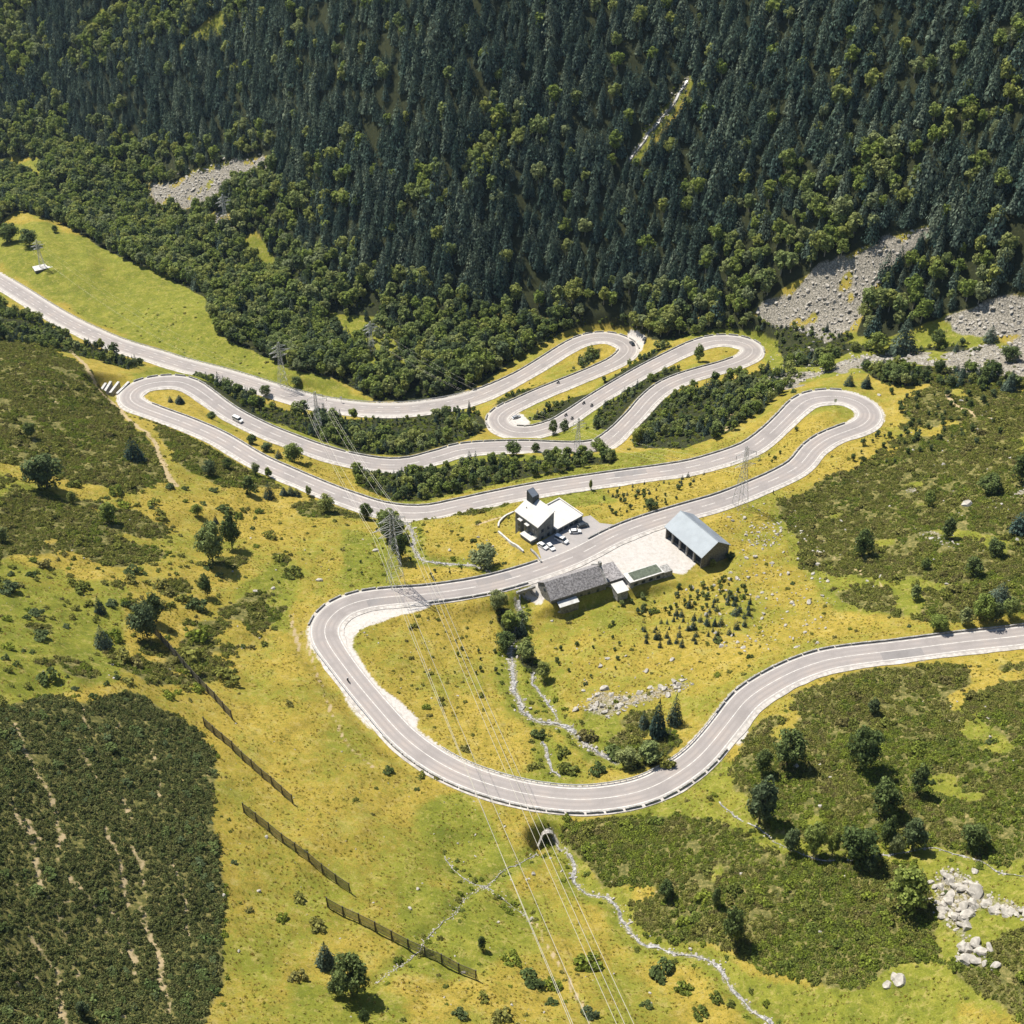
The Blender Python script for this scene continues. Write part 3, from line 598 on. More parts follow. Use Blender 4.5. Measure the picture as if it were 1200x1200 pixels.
def leaf_quads(v, f, mi, rr, centres, per, size, up=0.35, jit=0.5):
    for (cx, cy, cz, cr, sq) in centres:
        for k in range(per):
            while True:
                d = Vector((rr.gauss(0, 1), rr.gauss(0, 1), rr.gauss(0, 1) + up))
                if d.length > 0.1: break
            d.normalize(); rad = cr * rr.uniform(0.72, 1.06)
            p = Vector((cx + d.x * rad, cy + d.y * rad, cz + d.z * rad * sq))
            nrm = (d + Vector((rr.uniform(-jit, jit), rr.uniform(-jit, jit), rr.uniform(-jit, jit) + 0.15))).normalized()
            u = nrm.orthogonal().normalized(); w_ = nrm.cross(u); a = rr.uniform(0, 6.28); u2 = u * math.cos(a) + w_ * math.sin(a); w2 = nrm.cross(u2)
            s1 = size * rr.uniform(0.6, 1.35); s2 = s1 * rr.uniform(0.5, 0.9); b = len(v)
            v.extend([tuple(p + u2 * s1), tuple(p + w2 * s2), tuple(p - u2 * s1 - nrm * s1 * .3), tuple(p - w2 * s2)]); f.append((b, b + 1, b + 2, b + 3)); mi.append(1)
def broadleaf_mesh(name, seed, H=8.0, Rr=3.0, clumps=24, per=38, size=0.36, low=0.22, tall=1.0, cone=0.0):
    rr = random.Random(seed); v = []; f = []; mi = []; mb = MB(); th = H * (low + 0.15)
    mb.bar((0, 0, -0.6), (rr.uniform(-.2, .2), rr.uniform(-.2, .2), th), 0.028 * H, 6, 0.016 * H)
    for k in range(5):
        a = rr.uniform(0, 6.28); mb.bar((0, 0, th * rr.uniform(.6, 1)), (Rr * .55 * math.cos(a), Rr * .55 * math.sin(a), H * rr.uniform(.5, .8)), 0.012 * H, 5, 0.004 * H)
    v += mb.v; f += mb.f; mi += [0] * len(mb.f)
    cz0 = H * (low + 1) / 2; hz = H * (1 - low) / 2; cs = []
    for k in range(clumps):
        d = Vector((rr.gauss(0, 1), rr.gauss(0, 1), rr.gauss(0, 1))).normalized(); t = rr.uniform(0.35, 0.82)
        zz = d.z * hz * t; sh = 1 - cone * max(0, (zz + hz) / (2 * hz))
        cr = Rr * rr.uniform(0.24, 0.42) * sh ** 0.5
        cs.append((d.x * Rr * t * sh, d.y * Rr * t * sh, cz0 + zz, cr, rr.uniform(.8, 1.1)))
    leaf_quads(v, f, mi, rr, cs, per, size)
    return v, f, mi
def bush_mesh(name, seed, Rr=1.0, Hh=0.8, clumps=7, per=26, size=0.16):
    rr = random.Random(seed); v = []; f = []; mi = []; cs = [(0, 0, Hh * .32, Rr * .62, Hh * .9 / Rr)]
    for k in range(clumps):
        a = rr.uniform(0, 6.28); t = rr.uniform(.3, .78) * Rr
        cs.append((t * math.cos(a), t * math.sin(a), Hh * rr.uniform(.15, .4), Rr * rr.uniform(.25, .42), Hh / Rr))
    leaf_quads(v, f, mi, rr, cs, per, size, up=0.7)
    mb = MB()
    for k in range(3):
        a = rr.uniform(0, 6.28); mb.bar((0, 0, -.2), (Rr * .4 * math.cos(a), Rr * .4 * math.sin(a), Hh * .5), .03 * Rr + .01, 4, .01)
    b = len(v); v += mb.v; f += [tuple(i + b for i in t_) for t_ in mb.f]; mi += [0] * len(mb.f)
    return v, f, mi
def grass_mesh(seed):
    rr = random.Random(seed); v = []; f = []; mi = []
    for k in range(16):
        a = rr.uniform(0, 6.28); r = rr.uniform(0, .5); x, y = r * math.cos(a), r * math.sin(a); b = len(v); a = rr.uniform(0, 6.28); h = rr.uniform(.18, .5)
        v += [(x - .16 * math.cos(a), y - .16 * math.sin(a), 0), (x + .16 * math.cos(a), y + .16 * math.sin(a), 0), (x + rr.uniform(-.2, .2), y + rr.uniform(-.2, .2), h)]; f.append((b, b + 1, b + 2)); mi.append(1)
    return v, f, mi
def rock_mesh(name, seed, flat=0.7):
    rr = random.Random(seed); bm = bmesh.new(); bmesh.ops.create_icosphere(bm, subdivisions=2, radius=1.0)
    planes = [(Vector((rr.gauss(0, 1), rr.gauss(0, 1), rr.gauss(0, .8))).normalized(), rr.uniform(.42, .78)) for _ in range(8)]
    for q in bm.verts:
        for n_, d in planes:
            s_ = q.co.dot(n_) - d
            if s_ > 0: q.co -= n_ * s_ * 0.98
        q.co *= rr.uniform(.97, 1.03)
        q.co.x *= 1.15; q.co.y *= 0.9; q.co.z = q.co.z * flat + 0.15
    me = bpy.data.meshes.new(name); bm.to_mesh(me); bm.free(); me.materials.append(M['rock']); return me
def plantmesh(name, data, mats):
    v, f, mi = data; me = mesh(name, v, f); 
    for m_ in mats: me.materials.append(m_)
    me.polygons.foreach_set('material_index', np.array(mi, np.int32)); return me
def split(name, data, mats):                                # wood and leaves apart
    v, f, mi = data; out = []
    for k in (0, 1):
        fs = [t for t, m_ in zip(f, mi) if m_ == k]; used = sorted({i for t in fs for i in t}); rm = {u: i for i, u in enumerate(used)}
        me = mesh(name + ('_wood' if k == 0 else '_leaf'), [v[u] for u in used], [tuple(rm[i] for i in t) for t in fs]); me.materials.append(mats[k]); out.append(me)
    return out
DC = [conifer_mesh('c', 10 + k, 10, 2.0 + .26 * k) for k in range(5)]
DCN = [conifer_mesh('cn', 210 + k, 10, 2.0 + .26 * k, 1500, .27, 11) for k in range(5)]
DL = [broadleaf_mesh('l', 30 + k, 8, 2.7 + .25 * (k % 3), 22 + 2 * k, 36, .40, .15, cone=0.25 * (k % 2)) for k in range(6)]
DN = [broadleaf_mesh('n', 50 + k, 8, 3.0 + .3 * (k % 3), 44, 60, .25, .06, cone=(0.0, 0.45, 0.2, 0.55)[k]) for k in range(4)]   # near trees, finer leaves
DB = [bush_mesh('b', 70 + k, 1.0, .85 + .1 * (k % 3), 7 + k, 30, .15) for k in range(4)]
DH = [bush_mesh('h', 90 + k, 1.0, .62, 6, 20, .20) for k in range(4)]
PC = [plantmesh('conifer', d, [M['bark'], M['con']]) for d in DC]
PL = [plantmesh('broadleaf', d, [M['pale_bark'], M['leaf']]) for d in DL]
PD = [plantmesh('dark_broadleaf', d, [M['bark'], M['darkleaf']]) for d in DL[:3]]
NT = [split('tree', d, [M['bark'], M['leaf']]) for d in DN]; ND = [split('dark_tree', d, [M['bark'], M['darkleaf']]) for d in DN]
NC = [split('fir', d, [M['bark'], M['con']]) for d in DCN]
PB = [plantmesh('bush', d, [M['bark'], M['heathleaf']]) for d in DB]; PBG = [plantmesh('green_bush', d, [M['bark'], M['greenheath']]) for d in DB]
PBD = [plantmesh('dark_bush', d, [M['bark'], M['darkleaf']]) for d in DB]
PH = [plantmesh('heath', d, [M['bark'], M['heathleaf']]) for d in DH]; PHD = [plantmesh('broom', d, [M['bark'], M['darkheath']]) for d in DH]; PHG = [plantmesh('fern', d, [M['bark'], M['greenheath']]) for d in DH]
PG = [plantmesh('tuft', grass_mesh(k), [M['grass'], M['grass']]) for k in range(4)]
PR = [rock_mesh('rock', 5 + k, (.62, .75, .55, .85)[k]) for k in range(4)]

def scatter(name, pts, scl, rot, idx, protos, label):
    me = bpy.data.meshes.new(name); me.vertices.add(len(pts)); me.vertices.foreach_set('co', np.asarray(pts, np.float32).ravel())
    a = me.attributes.new('scl', 'FLOAT_VECTOR', 'POINT'); a.data.foreach_set('vector', np.asarray(scl, np.float32).ravel())
    r3 = np.zeros((len(pts), 3), np.float32); r3[:, 2] = rot
    a = me.attributes.new('rot', 'FLOAT_VECTOR', 'POINT'); a.data.foreach_set('vector', r3.ravel())
    a = me.attributes.new('pick', 'INT', 'POINT'); a.data.foreach_set('value', np.asarray(idx, np.int32))
    o = link(name, me); tag(o, label=label, kind='stuff')
    ng = bpy.data.node_groups.new(name, 'GeometryNodeTree'); ng.interface.new_socket('Geometry', in_out='INPUT', socket_type='NodeSocketGeometry'); ng.interface.new_socket('Geometry', in_out='OUTPUT', socket_type='NodeSocketGeometry')
    gi = ng.nodes.new('NodeGroupInput'); go = ng.nodes.new('NodeGroupOutput'); ip = ng.nodes.new('GeometryNodeInstanceOnPoints'); jn = ng.nodes.new('GeometryNodeJoinGeometry')
    for p in protos:
        po = bpy.data.objects.new(p.name + '_shape', p)      # shape source only, never placed in the scene
        oi = ng.nodes.new('GeometryNodeObjectInfo'); oi.inputs['Object'].default_value = po; oi.inputs['As Instance'].default_value = True
        ng.links.new(oi.outputs['Geometry'], jn.inputs[0])
    def attr(nm, ty):
        n_ = ng.nodes.new('GeometryNodeInputNamedAttribute'); n_.data_type = ty; n_.inputs['Name'].default_value = nm; return n_.outputs[0]
    ng.links.new(gi.outputs[0], ip.inputs['Points']); ng.links.new(jn.outputs[0], ip.inputs['Instance']); ip.inputs['Pick Instance'].default_value = True
    ng.links.new(attr('pick', 'INT'), ip.inputs['Instance Index']); ng.links.new(attr('rot', 'FLOAT_VECTOR'), ip.inputs['Rotation']); ng.links.new(attr('scl', 'FLOAT_VECTOR'), ip.inputs['Scale'])
    ng.links.new(ip.outputs[0], go.inputs[0])
    md = o.modifiers.new('scatter', 'NODES'); md.node_group = ng
    return o
def cand(x0, x1, y0, y1, s):
    a, b = np.meshgrid(np.arange(x0, x1, s), np.arange(y0, y1, s)); a = a + (b / s % 2 > 1) * s * .5
    a = (a + rng.uniform(-.45, .45, a.shape) * s).ravel(); b = (b + rng.uniform(-.45, .45, b.shape) * s).ravel()
    z = Gz(a, b); px, py, dp = proj(a, b, z)
    k = (px > -170) & (px < 1370) & (py > -170) & (py < 1330)
    return a[k], b[k], z[k], px[k], py[k], dp[k]
def samp(Mk, x, y): return bil(Mk.astype(np.float32), x, y, RX0, RY0, 1.0)
forest_f = forest.astype(np.float32); wood_f = wood.astype(np.float32); heath_f = blur(heath & ~gravel & ~onroad, 5).astype(np.float32); rock_f = rock.astype(np.float32); grav_f = gravel.astype(np.float32)
BLD = [[(596,640),(598,592),(622,570),(655,578),(692,602),(700,625),(640,665),(610,650)], [(632,722),(632,680),(700,655),(740,665),(790,660),(792,690),(725,705)], [(775,620),(798,596),(862,640),(860,665),(815,675),(778,650)]]
TREES = []                                                  # x, y, z, dep, height, kind(0 conifer,1 leaf,2 dark leaf), rot, variant, px, py
def add_trees(x, y, z, dp, h, kind, px, py):
    n_ = len(x); TREES.append(np.column_stack([x, y, z, dp, h, kind, rng.uniform(0, 6.28, n_), rng.integers(0, 60, n_), px, py]))
# forest
x, y, z, px, py, dp = cand(-540, 540, 540, 1370, 4.9)
ff = samp(forest_f, x, y); ww = samp(wood_f, x, y)
pal = fbm(x, y, 55, 101, 3) + 0.22 * inpoly(px, py, [(960,300),(1060,60),(1200,20),(1200,120),(1110,260)]) + 0.12 * inpoly(px, py, [(540,110),(700,60),(760,10),(900,10),(820,120),(720,200),(600,180)]) + 0.15 * inpoly(px, py, [(0,60),(100,90),(180,60),(280,40),(270,-20),(0,-20)]) + 0.10 * inpoly(px, py, [(380,170),(480,200),(560,260),(420,300)])
foot = sstep(60, 0, py - np.interp(px, [p[0] for p in dense_con_line[:14]], [p[1] for p in dense_con_line[:14]]) + 60)
pb = np.clip((pal - 0.60) * 6, 0, 1) * 0.85 + 0.07 + 0.5 * sstep(-45, -5, py - np.interp(px, [-400,0,160,250,312,335,352,400,460,560,650,760,850,900,1200], [152,165,190,196,182,240,310,330,350,366,374,370,374,360,300]))
u = rng.random(len(x)); k = (ff > 0.5) & ((fbm(x, y, 14, 117, 3) > .25)) & (samp(sdist, x, y) > 2.0) & (rng.random(len(x)) < 0.95) & (samp(rd, x, y) > 8)
kb = k & (u < pb); kc = k & ~kb
hc_ = rng.normal(13.0, 3.8, len(x)).clip(5, 23) * (0.6 + 0.8 * fbm(x, y, 30, 111))
add_trees(x[kc], y[kc], z[kc], dp[kc], hc_[kc], np.zeros(kc.sum()), px[kc], py[kc])
hb_ = rng.normal(10, 2.0, len(x)).clip(5, 15)
add_trees(x[kb], y[kb], z[kb], dp[kb], hb_[kb], np.ones(kb.sum()), px[kb], py[kb])
# broadleaf woods and the strips between the bends
x, y, z, px, py, dp = cand(-480, 480, 330, 1000, 4.4)
bw = np.zeros(len(x), bool) | inpoly(px, py, BL_ALL)
for p in CLEAR: bw &= ~inpoly(px, py, p)
zn = np.zeros(len(x), bool)
for p in ZONES: zn |= inpoly(px + (fbm(x, y, 9, 5) - .5) * 8, py, p)
ok = (samp(rd, x, y) > 3.9) & (samp(PADM, x, y) < .1)
sparse = inpoly(px, py, GREEN[14]) & (rng.random(len(x)) < .25)
den = fbm(x, y, 22, 131, 3)
k = (bw & ok & ((den > 0.30) | (py > 380))) | (zn & ok & (den > 0.50)) | (sparse & ok)
u = rng.random(len(x)); kind = np.where(u < .10, 0, np.where(u < .72, 1, 2)); kind = np.where(zn & (u < .22), 0, kind)
h = rng.normal(9.0, 1.9, len(x)).clip(4.5, 13) * np.where(zn, .62, 1.0) * np.where(kind == 0, 1.15, 1.0); h = np.where(inpoly(px, py, ZONES[3]), h * 1.25, h)
h *= 0.75 + 0.5 * fbm(x, y, 25, 137)
clr = sstep(3.5, 12, samp(rd, x, y)); h *= 0.55 + 0.45 * clr
add_trees(x[k], y[k], z[k], dp[k], h[k], kind[k], px[k], py[k])
x, y, z, px, py, dp = cand(-480, 480, 330, 620, 2.6)             # young growth in the strips, along walls and streams
k = np.zeros(len(x), bool)
for p in ZONES: k |= inpoly(px, py, p)
k &= (samp(rd, x, y) > 3.4) & (rng.random(len(x)) < .38) & (samp(PADM, x, y) < .1)
kind = rng.choice([0, 1, 2], len(x), p=[.25, .5, .25]); h = rng.uniform(1.5, 3.6, len(x))
add_trees(x[k], y[k], z[k], dp[k], h[k], kind[k], px[k], py[k])
# young conifers in the meadow below the long building, and scattered right of the bends
for poly, s_, pr, lo, hi, kd in (([(752,738),(772,722),(800,712),(850,702),(882,706),(872,742),(842,756),(792,762),(752,757)], 3.0, .62, 2.0, 4.8, 0), ([(715,700),(790,688),(860,676),(880,700),(800,722),(740,724)], 2.6, .5, 1.0, 2.6, 2), ([(640,745),(720,730),(760,760),(700,800),(650,790)], 5, .35, 1.0, 2.4, 2), ([(690,585),(780,568),(830,560),(800,585),(740,606),(700,604)], 3.2, .35, 1.0, 3.0, 2), ([(720,705),(790,690),(850,680),(850,700),(790,712),(740,720)], 3.4, .45, 1.2, 3.0, 1),
        ([(890,500),(930,470),(940,520),(890,560)], 4, .3, 1.5, 3, 2), ([(1000,520),(1060,500),(1110,480),(1120,520),(1040,545),(990,545)], 3.5, .4, 1.5, 3.5, 2), ([(1030,440),(1180,445),(1180,520),(1060,520),(1040,480)], 4.5, .4, 1.5, 4, 2),
        ([(700,575),(840,548),(840,560),(720,590)], 3.2, .35, 1.2, 3.2, 0), ([(480,655),(560,670),(560,685),(480,690)], 4, .3, 1, 2, 2), ([(530,740),(590,745),(590,800),(530,790)], 4, .35, 1.2, 2.6, 2), ([(405,610),(450,620),(450,690),(405,690)], 6, .35, 1.0, 2, 2)):
    x, y, z, px, py, dp = cand(-350, 350, 200, 620, s_); k = inpoly(px, py, poly) & (rng.random(len(x)) < pr) & (samp(rd, x, y) > 3.2) & (samp(sdist, x, y) > 1.5)
    for b_ in BLD: k &= ~inpoly(px, py, b_)
    add_trees(x[k], y[k], z[k], dp[k], rng.uniform(lo, hi, k.sum()), np.full(k.sum(), kd), px[k], py[k])
T = np.concatenate(TREES)
def place_desc(px, py):
    D_ = [((-200,-200,200,120), 'high on the far slope below the grassy ledges'), ((200,-200,420,180), 'high on the far slope above the pale boulder field'), ((420,-200,640,120), 'high on the far slope well left of the waterfall'), ((640,-200,830,200), 'on the far slope beside the thin waterfall'), ((830,-200,1400,130), 'high on the far slope right of the waterfall'), ((830,130,1400,250), 'on the far slope just above the grey scree'), ((640,200,860,330), 'on the far slope below the waterfall'), ((420,120,640,240), 'on the far slope left of the waterfall foot'), ((330,180,640,340), 'on the lower far slope above the valley wood'), ((860,240,1400,400), 'beside the grey scree fans'), ((-200,120,160,300), 'behind the green valley meadow'),
          ((160,150,360,300), 'around the pale boulder field'), ((160,300,420,445), 'edging the green meadow'), ((420,330,640,480), 'in the wood beyond the three-lane road'), ((640,330,860,400), 'behind the farthest hairpins'),
          ((280,465,600,545), 'in the wooded strip below the three-lane road'), ((400,540,740,595), 'in the thicket below the middle road leg'), ((560,400,740,545), 'between the two small hairpins'), ((740,400,960,545), 'in the thicket left of the big round hairpin'),
          ((-200,320,280,470), 'between three-lane road and heath'), ((690,660,900,780), 'below the long slate building'), ((960,400,1400,560), 'in the scrub beyond the big round hairpin'), ((560,690,660,800), 'lining the stream below the bridge'), ((380,590,600,700), 'near the pylon above the wide left bend'), ((700,800,820,920), 'inside the sweeping near bend')]
    for (a, b, c2, d), t in D_:
        if a <= px < c2 and b <= py < d: return t
    return 'on the forested far slope' if py < 420 else 'in the meadow among the road bends'
KN = [('conifer', 'dark green conifer', 'conifers'), ('broadleaf_tree', 'mid green broadleaf tree', 'broadleaf trees'), ('dark_broadleaf_tree', 'dark green leafy tree', 'dark leafy trees')]
PROT = [PC, PL, PD]; PH0 = [10.0, 8.0, 8.0]
for kd in (0, 1, 2):
    S = T[T[:, 5] == kd]; pxh = S[:, 4] / S[:, 3]
    vis = (S[:, 8] > 5) & (S[:, 8] < 1195) & (S[:, 9] > 25) & (S[:, 9] < 1195)
    order = np.argsort(-(pxh * vis)); top = order[:300]; top = top[vis[top]]; rest = np.setdiff1d(np.arange(len(S)), top)
    nme, lab, grp = KN[kd]
    for i in top:
        r_ = S[i]; me_ = PROT[kd][int(r_[7]) % len(PROT[kd])]; o = bpy.data.objects.new(nme, me_); COL.objects.link(o)
        o.location = (r_[0], r_[1], r_[2] - .1); sc = r_[4] / PH0[kd]; o.scale = (sc, sc, sc); o.rotation_euler = (0, 0, r_[6])
        dsc = place_desc(r_[8], r_[9]); sz = ('small' if r_[4] < 4 else 'tall' if r_[4] > (15 if kd == 0 else 11) else 'medium') + (' slender', ' narrow', ' pointed', ' broad', ' wide-spreading', ' bushy')[int(r_[7]) % len(PROT[kd])] if kd == 0 else ('small' if r_[4] < 4 else 'tall' if r_[4] > 11 else 'medium') + (' rounded', ' domed', ' ragged', ' lopsided', ' loose', ' full')[int(r_[7]) % len(PROT[kd])]
        tag(o, (sz + ' ' if sz else '') + lab + ' ' + dsc, 'tree', grp + ' ' + dsc)
    S2 = S[rest]; sc = S2[:, 4] / PH0[kd]; wj = rng.uniform(.85, 1.2, len(S2))
    scatter(('conifer_forest', 'broadleaf_wood', 'dark_leafy_wood')[kd], S2[:, :3] - [0, 0, .1], np.column_stack([sc * wj, sc * wj, sc]), S2[:, 6], S2[:, 7].astype(int) % len(PROT[kd]), PROT[kd],
            ('dense dark conifer forest covering the far mountainside', 'pale green broadleaf wood on the valley floor and slope', 'dark leafy trees mixed through the valley wood')[kd])
    print(nme, len(top), len(rest))

# ------------------------------------------------------------------ trees that stand alone (photo position, crown size)
LONE = [(55,572,46,50,'d','large dark tree standing on the upper heath slope'),(158,540,25,34,'c','dark conifer alone near the worn trail on the heath'),(37,513,18,22,'d','small round tree high on the heath slope'),(128,612,28,30,'l','grey-green tree at the edge of the brown heath patch'),
 (250,660,36,56,'l','pale green tree standing in the dry meadow above the snow fences'),(272,642,28,46,'d','dark tree leaning behind the pale green meadow tree'),(172,746,40,48,'d','large dark tree at the top end of the uppermost snow fence'),(184,728,30,40,'d','second dark tree behind the top end of the uppermost snow fence'),(122,758,24,32,'c','dark conifer left of the uppermost snow fence'),
 (118,718,16,24,'c','small dark tree among low shrubs above the snow fences'),(243,698,18,28,'d','narrow dark tree beside a round shrub in the meadow'),(85,590,14,18,'l','small leafy tree on the brown heath edge'),(5,634,14,20,'l','small tree at the outer end of the heath slope'),(100,1192,20,24,'d','small dark tree inside the big dark broom field'),
 (20,1150,10,12,'d','tiny dark tree between sheep paths in the broom field'),
 (890,965,48,64,'d','large rounded tree beside the small stream near the road'),(922,898,40,50,'d','dark leafy tree beside a pale block stone below the road'),(893,906,26,36,'d','slim dark tree at the road edge below the right bend'),(1010,902,48,60,'d','broad dark tree standing in the green scrub'),(1075,930,26,40,'d','narrow dark tree in the green scrub'),
 (1035,952,38,44,'d','round dark tree above the stream-side tree row'),(926,998,26,34,'d','first small tree of the stream-side row'),(953,1000,30,42,'l','second tree of the stream-side row with pale top'),(975,1002,20,34,'l','slim tree between larger ones in the stream-side row'),(1005,1010,48,50,'d','widest tree of the stream-side row'),(1037,992,24,42,'d','tall slim tree in the stream-side row'),(1048,1002,20,28,'l','small tree in the stream-side row by pale stones'),(1068,995,38,46,'d','last dark tree of the stream-side row'),
 (1140,994,34,36,'d','dark round tree above the boulder patch'),(1060,1064,60,58,'l','large round grey-green tree beside the boulder patch'),(1018,1022,20,22,'d','low dark tree below the stream-side row'),(1023,836,18,22,'d','small dark tree upslope in the green scrub'),(780,1052,20,24,'d','dark shrubby tree in the lower heath'),(838,1062,14,26,'d','thin dark tree in the lower heath'),(857,1102,32,44,'d','ragged dark tree near the bend of the lower stream'),
 (383,1132,24,34,'c','dark conifer above the large tree below the last snow fence'),(412,1164,46,52,'d','large dark tree below the last snow fence'),(394,1166,22,26,'d','dark tree leaning against the large tree below the last fence'),(427,1200,16,20,'d','small dark tree below the large fence-side tree'),(565,1112,14,18,'d','small dark tree at the end of the last snow fence'),
 (770,860,22,46,'c','tall dark conifer inside the sweeping near bend'),(790,848,18,40,'c','slim dark conifer next to the tall one inside the near bend'),(754,852,14,24,'c','short conifer left of the tall one inside the near bend'),(761,890,38,30,'l','bright leafy tree at the roadside inside the near bend'),(735,898,30,28,'l','leafy tree by the stream mouth inside the near bend'),
 (637,796,22,26,'l','round tree where the stream forks'),(583,716,26,30,'l','leafy tree beside the bridge parapet'),(598,738,30,30,'l','leafy tree in the stream gully below the bridge'),(592,760,24,24,'d','dark tree in the stream gully'),(616,772,26,26,'l','leafy tree on the right bank of the stream'),
 (568,666,38,36,'l','round pale tree beside the stream above the wide bend'),(455,632,34,44,'l','tall pale tree behind the nearest pylon'),(468,655,20,34,'d','dark tree beside the nearest pylon'),(430,608,20,24,'d','dark tree at the wall left of the nearest pylon'),
 (1087,594,16,24,'l','small pale-topped tree on the right heath'),(1110,631,22,30,'d','dark tree between rock patches on the right heath'),(1165,652,22,26,'d','dark round tree on the right heath'),(1140,674,26,28,'d','dark tree with a broad shadow on the right heath'),(1172,703,28,28,'c','black-green conifer above the right road'),(1072,703,18,22,'l','grey shrubby tree on the right heath'),(1010,652,26,36,'d','loose dark tree in the middle of the right heath'),(1084,667,14,16,'d','small dark tree on the right heath by stones'),
 (1100,738,26,22,'l','round grey bush-like tree at the right road wall'),(1130,732,22,26,'l','olive tree at the right road wall'),(1149,727,28,36,'l','taller olive tree at the right road wall'),(1167,728,20,26,'d','dark olive tree at the right road wall'),(1183,723,22,28,'l','last olive tree along the right road wall'),(1198,622,32,36,'c','dark conifer at the outer end of the right heath'),(1158,578,30,28,'d','dark tree below a pale rock streak'),(1196,566,32,42,'d','tall dark tree behind the pale rock streak'),
 (1015,454,14,18,'c','small conifer above the big round hairpin'),(995,452,12,18,'c','small dark conifer at the wall of the big round hairpin'),(1050,446,22,22,'d','dark tree pair beyond the big round hairpin'),(1070,449,12,14,'d','small dark tree beyond the big round hairpin'),(1100,438,16,20,'d','dark tree under the boulder streak'),(1182,458,18,28,'c','dark conifer below the boulder streak'),(1057,414,32,48,'c','large black-green conifer above the boulder streak'),(1028,413,28,30,'l','grey-green tree beside the large conifer above the boulder streak'),(1098,406,22,24,'d','dark tree between scree and boulder streak'),(1160,399,20,22,'c','small conifer on the right scree'),(1183,424,24,24,'d','dark tree on the boulder streak'),(967,435,26,26,'l','leafy tree where the boulder streak passes the hairpin'),
 (247,557,20,22,'d','dark tree below the left road leg'),(293,578,22,26,'d','dark tree at the verge of the left road leg'),(316,584,16,24,'c','pointed dark conifer in the meadow corner by the road'),(333,580,10,12,'c','first of three tiny conifers at the road verge'),(341,580,10,14,'c','middle of three tiny conifers at the road verge'),(348,581,10,12,'c','last of three tiny conifers at the road verge'),(362,581,8,14,'l','thin pale sapling at the road verge'),(383,600,24,26,'l','leafy tree beside the heath strip at the road'),(300,557,12,18,'l','pale sapling beside the left road leg'),(315,560,12,16,'l','grey sapling beside the left road leg'),(267,549,12,14,'d','small dark tree beside the left road leg'),
 (345,542,28,30,'l','leafy tree between the two left road legs'),(327,536,10,12,'c','small conifer between the two left road legs'),(296,519,16,12,'d','low dark bush-tree between the two left road legs'),(313,528,14,12,'d','dark bush-tree on the verge between the left road legs'),(232,604,16,18,'l','small round tree in the upper meadow'),(253,613,8,12,'c','tiny conifer in the upper meadow'),(200,471,7,9,'c','tiny conifer inside the left hairpin'),(211,472,12,12,'c','small conifer pair inside the left hairpin'),(248,491,14,8,'d','low dark bush at the inner point of the left hairpin'),
 (601,533,22,20,'d','round dark tree at the lower edge of the middle road'),(628,530,14,14,'d','dark tree by the road under the small hairpin'),(648,509,12,20,'d','pointed tree at the small hairpin'),(661,508,14,20,'d','second pointed tree at the small hairpin'),(700,528,18,18,'l','leafy tree at the foot of the small pylon'),(819,424,16,24,'l','pale tree inside the right small hairpin'),(748,520,18,24,'l','grey leafy tree at the road turn below the small hairpin'),
 (35,288,26,24,'d','round dark tree at the meadow edge by the valley pylon'),(12,283,30,26,'d','round tree at the outer meadow edge'),(65,272,10,10,'d','small tree at the meadow edge'),(148,302,12,10,'d','low tree at the meadow edge'),(348,452,16,14,'d','round dark tree by the three-lane road and the meadow pylon'),(312,464,16,16,'d','dark tree at the lower edge of the three-lane road'),
 (692,574,6,14,'l','thin pale sapling on the bank above the house'),(762,596,14,14,'d','dark tree on the bank above the barn road'),(835,664,10,12,'l','small pale bush-tree at the corner of the barn'),(856,656,14,12,'d','dark bush behind the barn gable')]
for k, (px, py, cw, chh, kd, lab) in enumerate(LONE):
    g_ = G(px, py); dp = proj(*g_)[2]; dep_ang = math.atan2(HC - g_[2], g_[1]); m_ = dp / FPX
    Wm = cw * m_; Hm = max((chh * m_ - 0.35 * Wm * math.sin(dep_ang)) / math.cos(dep_ang), 0.75 * Wm)
    if kd == 'c': src = NC[k % 5]; h0, w0 = 10.0, 2 * (2.0 + .26 * (k % 5)) * .95
    else: j = k % 4; src = (NT if kd == 'l' else ND)[j]; h0, w0 = 8.0, 2 * (3.0 + .3 * (j % 3)) * .98
    if Wm > 3 or kd != 'c' or True:
        e_ = empty('lone_tree' if kd != 'c' else 'lone_conifer', (g_[0], g_[1], g_[2] - .1), random.uniform(0, 6.28)); e_.scale = (Wm / w0, Wm / w0, Hm / h0)
        for nm, me_ in (('trunk', src[0]), ('crown', src[1])):
            o = bpy.data.objects.new(nm, me_); COL.objects.link(o); o.parent = e_
        tag(e_, lab, 'tree')

